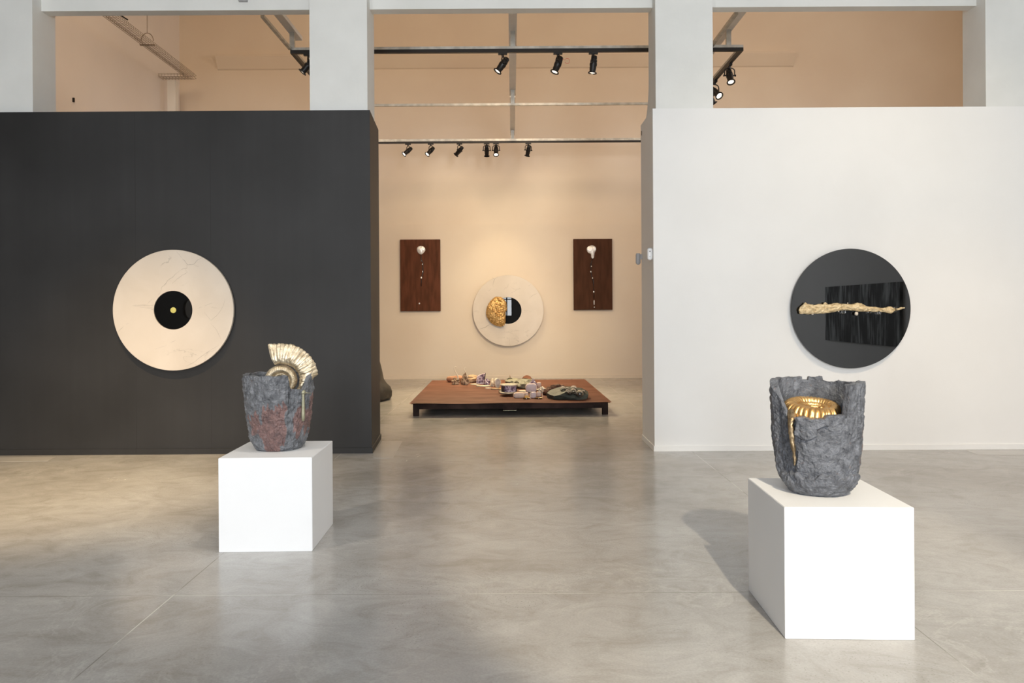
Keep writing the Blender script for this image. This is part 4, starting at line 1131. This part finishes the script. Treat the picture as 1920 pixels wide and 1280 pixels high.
def resample_open(pts, n):
    out = []; m_ = len(pts) - 1
    for i in range(n):
        f = i * m_ / (n - 1); k = min(int(f), m_ - 1); a, b = pts[k], pts[k + 1]; pa = pts[max(k - 1, 0)]; pb = pts[min(k + 2, m_)]; u = f - k
        out.append(0.5 * ((2 * a) + (b - pa) * u + (2 * pa - 5 * a + 4 * b - pb) * u * u + (3 * a - pa - 3 * b + pb) * u ** 3))
    return out
curled_shell(847, 860, 721, 709, [(859.5, 712), (858, 704.5), (854.5, 698), (851.7, 692), (852, 689), (854, 687), (856, 688)], 'small crusted shell clump with the leftmost tall curled stem', 11)
curled_shell(865.5, 878.5, 721.5, 703, [(877, 712), (875.5, 704), (872.5, 697.5), (870.3, 692.5), (871, 690), (873.8, 688.6)], 'taller crusted shell clump with the second tall curled stem', 14)
# amethyst wedge: leaning slab with crystal face and dark rind
def wedge(pl_, label):
    c_ = P(900, 720.5); s = c_.y / FPX
    t = thing('amethyst_wedge', label, 'amethyst', (c_.x, c_.y + 0.05, TOP), G)
    f = [(892 - 900, 0), (906 - 900, 0), (909 - 900, 18.5), (907 - 900, 19.5), (903 - 900, 18.5), (894 - 900, 14), (893.5 - 900, 8)]
    bm = bmesh.new(); outline_slab(bm, [(x * s, y * s) for x, y in f], -0.02, 0.10)
    bmesh.ops.subdivide_edges(bm, edges=bm.edges[:], cuts=3, use_grid_fill=True)
    for v in bm.verts:
        if v.co.z > 0.01: v.co += Vector((nz(v.co, 40, 1), -abs(nz(v.co, 30, 2)) * 1.5, nz(v.co, 40, 3))) * 0.014
    link('crystal_face', bm, M['amethyst'], t)
    bm = bmesh.new(); outline_slab(bm, [(x * s, y * s) for x, y in ((6.1, 0), (7.6, 0), (10.4, 19.0), (9.2, 20.0))], -0.02, 0.12); link('dark_rind', bm, M['darkrim'], t)
wedge(0, 'tall leaning amethyst wedge with a dark rind on the platform')
stone('amethyst_cluster', 907, 918.5, 722, 711, 0.10, M['amethyst'], 'small amethyst cluster just beside the leaning amethyst wedge', 21, 'amethyst', G, 0.5, 6, True, sub=3)
# standing oval geode slice
def standing_slice(pxc, pyb, wpx, hpx, label, rim, face, lean, th=0.05, name='geode_slice'):
    c_ = P(pxc, pyb); s = c_.y / FPX
    t = thing(name, label, 'geode', (c_.x, c_.y + 0.04, TOP + hpx * s * 0.5), G)
    n = 40; a_, b_ = wpx * s / 2, hpx * s / 2
    bm = bmesh.new(); rings = []
    for g, y in ((1.0, th / 2), (1.0, -th / 2), (0.80, -th / 2 - 0.004), (0.78, -th / 2 + 0.01)):
        rings.append([Vector((a_ * g * (1 + 0.06 * math.sin(3 * 2 * PI * i / n)) * math.cos(2 * PI * i / n), y, b_ * g * math.sin(2 * PI * i / n))) for i in range(n)])
    ring_grid(bm, rings, True, True, True)
    link('pale_rim', bm, M[rim], t, 40)
    bm = bmesh.new(); rings = [[Vector((a_ * g * math.cos(2 * PI * i / n), y, b_ * g * math.sin(2 * PI * i / n))) for i in range(n)] for g, y in ((0.77, -th / 2 + 0.009), (0.76, -th / 2 + 0.004), (0.3, -th / 2 + 0.002))]
    ring_grid(bm, rings); link('geode_face', bm, M[face], t, 40)
    t.rotation_euler = (0, 0, lean)
standing_slice(932.5, 727, 12, 18, 'upright oval geode slice with a white rim', 'whiteshell', 'geodein', R(20))
stone('white_shell_chunk', 919.5, 928, 724.5, 711.5, 0.12, M['whiteshell'], 'white knobbly shell chunk behind the upright geode slice', 31, 'shell', G, 0.5, 5)
# flat slices
def slab(px0, px1, pyb, thick, depth, mat, label, seed, name='agate_slice', z=TOP, dark=False, group='flat agate slices on the platform', cat='agate', scallop=0.06):
    c_ = onZ((px0 + px1) / 2, pyb, z); s = c_.y / FPX; a_ = (px1 - px0) * s / 2; n = 48
    def ring(g, zz): return [Vector((a_ * g * (1 + scallop * math.sin(5 * 2 * PI * i / n + seed) + scallop * 0.6 * math.sin(9 * 2 * PI * i / n)) * math.cos(2 * PI * i / n), depth / 2 * g * (1 + scallop * math.sin(4 * 2 * PI * i / n + seed)) * math.sin(2 * PI * i / n), zz)) for i in range(n)]
    bm = bmesh.new(); ring_grid(bm, [ring(0.93, 0), ring(1.0, thick * 0.3), ring(1.0, thick * 0.85), ring(0.96, thick)])
    o = link(name, bm, mat, None, 40); o.location = (c_.x, c_.y + depth / 2, z)
    if label: tag(o, label, cat, group)
    return o
slab(881, 900, 721.5, 0.012, 0.16, M['agate'], 'thin flat agate slice at the foot of the amethyst wedge', 1)
slab(892, 921, 725, 0.014, 0.16, M['agate'], 'wide flat agate slice before the small amethyst cluster', 2)
slab(909, 921, 728.6, 0.010, 0.10, M['whiteshell'], 'small white flat slice nearest the bare steel', 3)
slab(920, 937, 731, 0.022, 0.12, M['tanstone'], 'brown-edged flat slice below the upright geode slice', 4)
slab(934, 944, 730.5, 0.02, 0.08, M['crystal'], 'small amber-coloured flat slice beside the amethyst drum', 5)
# amethyst drum between two slabs
bs = slab(936, 967.5, 739.2, 0.045, 0.34, M['greenstone'], 'wide scalloped grey-green slab beneath the amethyst drum', 6, 'stone_slab', cat='stone slab', group=G, scallop=0.08)
bs2 = slab(936, 967.5, 738.3, 0.014, 0.34, M['agate'], 'cream scalloped plate lying on the grey-green slab', 6.4, 'agate_plate', z=TOP + 0.0455, group=G, scallop=0.08)
zz0 = TOP + 0.060
c_ = onZ(954, 735, zz0); s = c_.y / FPX
t = thing('amethyst_drum', 'drum-shaped amethyst block with a pale flat top and dark sides', 'amethyst', (c_.x + 0.0, c_.y + 0.12, zz0), G)
n = 72
def dr(g, zz, amp_):
    out = []
    for i in range(n):
        a = 2 * PI * i / n; k = 1 + amp_ * noise.noise(Vector((math.cos(a) * 6, math.sin(a) * 6, zz * 60)))
        out.append(Vector((0.118 * g * k * math.cos(a), 0.118 * g * k * math.sin(a), zz)))
    return out
bm = bmesh.new(); ring_grid(bm, [dr(0.97, k * 0.009, 0.14) for k in range(11)]); link('crystal_body', bm, M['amethyst'], t)
bm = bmesh.new(); ring_grid(bm, [dr(1.08, 0.090, 0.04), dr(1.15, 0.094, 0.04), dr(1.15, 0.108, 0.04), dr(1.12, 0.112, 0.04)]); link('flat_top', bm, M['agate'], t, 40)
for ang, wd_ in ((-20, 38), (205, 30)):
    bm = bmesh.new(); rings = []
    for g in (0.98, 1.06):
        for zz in ((0.0, 0.088) if g < 1 else (0.088, 0.0)):
            rings.append([Vector((0.118 * g * math.cos(R(ang + wd_ * i / 10)), 0.118 * g * math.sin(R(ang + wd_ * i / 10)), zz)) for i in range(11)])
    ring_grid(bm, rings + [rings[0]], False, False, False); link('dark_rind', bm, M['darkrim'], t)
# grey-green boulders behind with glass
stone('green_boulder', 946, 976, 720, 711.5, 0.45, M['greenstone'], 'low grey-green boulder carrying the pointed glass drop', 41, group=G, amp=0.2)
stone('green_boulder', 963, 1003, 729, 713.5, 0.50, M['greenstone'], 'long grey-green boulder carrying the big glass bubble', 44, group=G, amp=0.35, facet=True, sub=3)
def glass_shape(name, c_, prof, label, seed=0):
    bm = bmesh.new(); lathe(bm, prof, 28); o = link(name, bm, M['thinglass'], None, True); o.location = c_
    return tag(o, label, 'glass', 'blown glass on the platform')
c_ = onY(956, 712.5, P(961, 720).y + 0.22); s = c_.y / FPX
glass_shape('glass_drop', c_, [(0.001, 0), (0.05, 0.002), (0.06, 0.02), (0.04, 0.035), (0.012, 0.05), (0.007, 0.075), (0.002, 0.10)], 'pointed clear glass drop on the low grey-green boulder')
c_ = onY(988, 716.3, P(985, 729).y + 0.36)
glass_shape('glass_bubble', c_, [(0.001, 0), (0.06, 0.005), (0.085, 0.035), (0.085, 0.065), (0.06, 0.10), (0.03, 0.115), (0.001, 0.12)], 'domed glass bubble on the long grey-green boulder')
# lilac quartz etc
def tablet(px0, px1, pyb, pyt, mat, label, name, th=0.06, lean=0.0, yaw_=0.0, cat='quartz', dy=0.04, notch=False):
    notch = False
    c_ = P((px0 + px1) / 2, pyb); s = c_.y / FPX; w_ = (px1 - px0) * s / 2; h = (pyb - pyt) * s
    ol = [(-0.75, 0), (0.72, 0), (0.95, 0.2), (1.0, 0.6), (0.9, 0.9), (0.6, 1.0), (0.0, 0.93 if notch else 1.0), (-0.2, 0.88 if notch else 1.0), (-0.65, 0.98), (-0.95, 0.75), (-1.0, 0.3)]
    pts = [Vector((x * w_, 0, z * h)) for x, z in ol]
    bm = bmesh.new(); rings = []
    for g, y in ((0.55, -th / 2 - 0.006), (0.88, -th / 2), (1.0, -th * 0.25), (1.0, th * 0.25), (0.88, th / 2)):
        rings.append([Vector((p.x * g, y, (p.z - h / 2) * g + h / 2)) for p in pts])
    for r_ in rings:
        for q in r_: q.z = max(q.z, 0)
    ring_grid(bm, rings); o = link(name, bm, mat, None, 40); o.location = (c_.x, c_.y + dy, TOP); o.rotation_euler = (lean, 0, yaw_)
    return tag(o, label, cat, G)
tablet(985, 1007, 736.5, 719.5, M['lilac'], 'broad pale lilac quartz block standing in the middle of the platform', 'lilac_quartz', 0.10, notch=True, dy=0.07)
stone('amethyst_cluster', 994, 1008, 733, 715.5, 0.12, M['amethyst'], 'dark amethyst cluster rising behind the broad lilac block', 51, 'amethyst', G, 0.5, 6, True, dy=0.26, sub=3)
tablet(1006.5, 1015.5, 729, 717.5, M['rose'], 'small pinkish beige tablet upright behind the amethyst cluster', 'rose_tablet', 0.05, dy=0.10)
slab(972, 995, 735, 0.016, 0.16, M['agate'], 'thin beige slice at the left foot of the lilac block', 7)
slab(1003, 1020, 732.5, 0.02, 0.16, M['whiteshell'], 'pale flat slice at the right foot of the lilac block', 8)
stone('shell_lump', 1010, 1023, 737, 727, 0.14, M['whiteshell'], 'lumpy pale shell lying against the curved bark', 61, 'shell', G, 0.6, 5)
tablet(962, 985, 746, 736, M['rose'], 'low rounded rose quartz block before the scalloped slab', 'rose_quartz', 0.09)
tablet(982, 991.5, 745.5, 736.5, M['rose'], 'small rose quartz piece behind the yellow crystal', 'rose_quartz', 0.05, dy=0.10)
tablet(994.5, 1006, 746.5, 735, M['lilac'], 'small square lilac quartz between the two brass saucers', 'lilac_quartz', 0.06)
tablet(1005.5, 1015.5, 745, 736, M['rose'], 'small rounded rose quartz behind the saucer nearer the bark', 'rose_quartz', 0.05, dy=0.12)
def saucer(px, pyb, wpx, label, crystal):
    c_ = P(px, pyb); s = c_.y / FPX; r = wpx * s / 2
    t = thing('brass_saucer', label, 'saucer', (c_.x, c_.y + r * 0.6, TOP), 'brass saucers at the front of the platform')
    bm = bmesh.new(); vr = lathe(bm, [(r * 0.3, 0), (r * 0.8, 0.006), (r, 0.018), (r * 0.96, 0.020), (r * 0.7, 0.012), (0.002, 0.010)], 32)
    for v in bm.verts: v.co.y *= 0.6
    link('dish', bm, M['saucer'], t, 40)
    bm = bmesh.new(); lathe(bm, [(0.005, 0.004), (0.006, 0.02), (0.002, 0.024)], 10, origin=(0, -r * 0.56, 0)); link('white_bead', bm, M['whiteshell'], t)
    if crystal:
        bm = bmesh.new(); rnd = random.Random(5)
        for k in range(9):
            a = rnd.uniform(0, 2 * PI); q = Vector((math.cos(a) * r * rnd.uniform(0, .45), math.sin(a) * r * 0.25, 0.010)); d = Vector((rnd.uniform(-.5, .5), rnd.uniform(-.4, .2), 1)).normalized()
            lathe(bm, [(0.010, 0), (0.011, 0.03), (0.001, 0.05)], 6, d, q)
        link('yellow_crystal', bm, M['crystal'], t)
saucer(987, 748.5, 15, 'dark brass saucer holding a cluster of yellow crystals', True)
saucer(1010, 748.3, 16, 'empty dark brass saucer beside the one with yellow crystals', False)
def pin(px, pyb, pyt, label, r=0.007):
    c_ = P(px, pyb); s = c_.y / FPX; h = (pyb - pyt) * s
    bm = bmesh.new(); lathe(bm, [(r, 0), (r, 0.004), (r * 0.6, 0.008), (r * 0.6, h - 0.014), (r * 1.1, h - 0.010), (r * 1.1, h - 0.003), (r * 0.4, h)], 12); o = link('glass_pin', bm, M['whiteshell'], None, 40); o.location = c_
    tag(o, label, 'pin', 'pale pins on the platform')
pin(994.3, 747, 732.5, 'upright pale pin before the broad lilac block', 0.010)
pin(1017, 746, 732, 'slender upright pale pin beside the curved bark', 0.006)
c0 = onY(1022, 729.5, P(1022, 736).y + 0.1); c1 = onY(1033, 724.8, P(1022, 736).y + 0.18)
bm = bmesh.new(); tube(bm, [c0 + Vector((-0.03, 0, -0.02)), c0, c1], [0.010, 0.009, 0.005], 8); tag(link('white_stick', bm, M['whiteshell'], None, True), 'short pale stick leaning out over the bark', 'stick')
# curved bark
bm = bmesh.new(); path = [(1022, 739), (1026, 735), (1030, 731), (1036, 727.5), (1043, 725), (1050, 724), (1058, 724.5)]
base = P(1035, 744); rings = []
Yk = base.y + 0.22
for i, (x, y) in enumerate(path):
    q = onY(x, y, Yk + 0.03 * i)
    rr = [0.05, 0.06, 0.05, 0.04, 0.035, 0.03, 0.02][i]
    rings.append((q, rr))
cp = resample_open([r_[0] for r_ in rings], 40)
tube(bm, cp, [interp([(k, r_[1]) for k, r_ in enumerate(rings)], i * 6 / 39) for i in range(40)], 20)
for v in bm.verts:
    v.co += Vector((nz(v.co, 30, 1), nz(v.co, 30, 2), nz(v.co, 30, 3))) * 0.018
    v.co.z = max(v.co.z, TOP)
tag(link('curved_bark', bm, M['bark'], None, 40), 'arched piece of reddish bark leaning on the dark green boulder', 'bark', None)
# dark green boulder, wide and low with broken planes
cb = P(1068, 750.5); s = cb.y / FPX
bw, bh, bd = 78 * s, 17.5 * s, 0.50
bm = bmesh.new(); vs_ = bmesh.ops.create_icosphere(bm, subdivisions=5, radius=1.0)['verts']
cuts = [(Vector((-0.55, -0.35, 0.75)), 0.62), (Vector((0.1, -0.95, 0.35)), 0.72), (Vector((0.8, -0.2, 0.6)), 0.80), (Vector((-0.9, -0.3, -0.1)), 0.86), (Vector((0.95, 0, -0.1)), 0.88), (Vector((0.15, -0.3, 0.95)), 0.62), (Vector((-0.2, -0.9, -0.3)), 0.8), (Vector((0.5, -0.8, 0.1)), 0.80)]
for v in vs_:
    p = v.co.copy()
    for nv, d in cuts:
        nv = nv.normalized(); e = p.dot(nv) - d
        if e > 0: p -= nv * e
    p *= 1 + 0.06 * fnz(p, 2.5, 4, 4)
    v.co = Vector((p.x * bw / 2 * 1.10, p.y * bd / 2, max(p.z, -0.45) * bh / 1.07 + bh / 1.07 * 0.45))
o = link('green_boulder', bm, M['darkgreen'], None, 40); o.location = (cb.x, cb.y + bd / 2, TOP)
tag(o, 'large dark green boulder topped with a heap of clear glass balls', 'stone', G)
balls = [(885, 460, 84, 'leftmost clear glass ball high on the dark green boulder'), (1015, 470, 66, 'second clear glass ball from the left on the boulder'), (1210, 455, 98, 'topmost large glass ball on the dark green boulder'),
         (1030, 555, 76, 'glass ball low in the left half of the heap'), (1200, 545, 96, 'glass ball in the middle of the heap, under the topmost'), (1095, 600, 62, 'small glass ball wedged low in the middle of the heap'),
         (1390, 610, 112, 'biggest glass ball at the front right of the heap'), (1505, 540, 50, 'smallest glass ball at the far right of the heap'), (1290, 625, 60, 'small glass ball touching the biggest one from the left')]
from mathutils.bvhtree import BVHTree
dg = bpy.context.evaluated_depsgraph_get()
me = o.data; bv = BVHTree.FromPolygons([v.co + o.location for v in me.vertices], [tuple(p.vertices) for p in me.polygons])
camp = Vector((0, 0, EYE))
for (x, y, r, lab) in balls:
    a, b = ray(1000 + x / 16, 700 + y / 16); d = Vector((a, 1, b)).normalized()
    hit = bv.ray_cast(camp, d)
    Yh = hit[0].y if hit[0] else cb.y + bd * 0.6
    rr = r / 16 / FPX * Yh
    ctr = camp + d * ((Yh + 0.0) / d.y) - d * rr * 0.85
    bm = bmesh.new(); bmesh.ops.create_uvsphere(bm, u_segments=32, v_segments=18, radius=rr)
    inner = bmesh.ops.create_uvsphere(bm, u_segments=32, v_segments=18, radius=rr * 0.90)['verts']
    bmesh.ops.reverse_faces(bm, faces=list({f for v in inner for f in v.link_faces}))
    g = link('glass_ball', bm, M['ballglass'], None, True, False); g.location = ctr
    tag(g, lab, 'glass ball', 'glass balls heaped on the boulder')
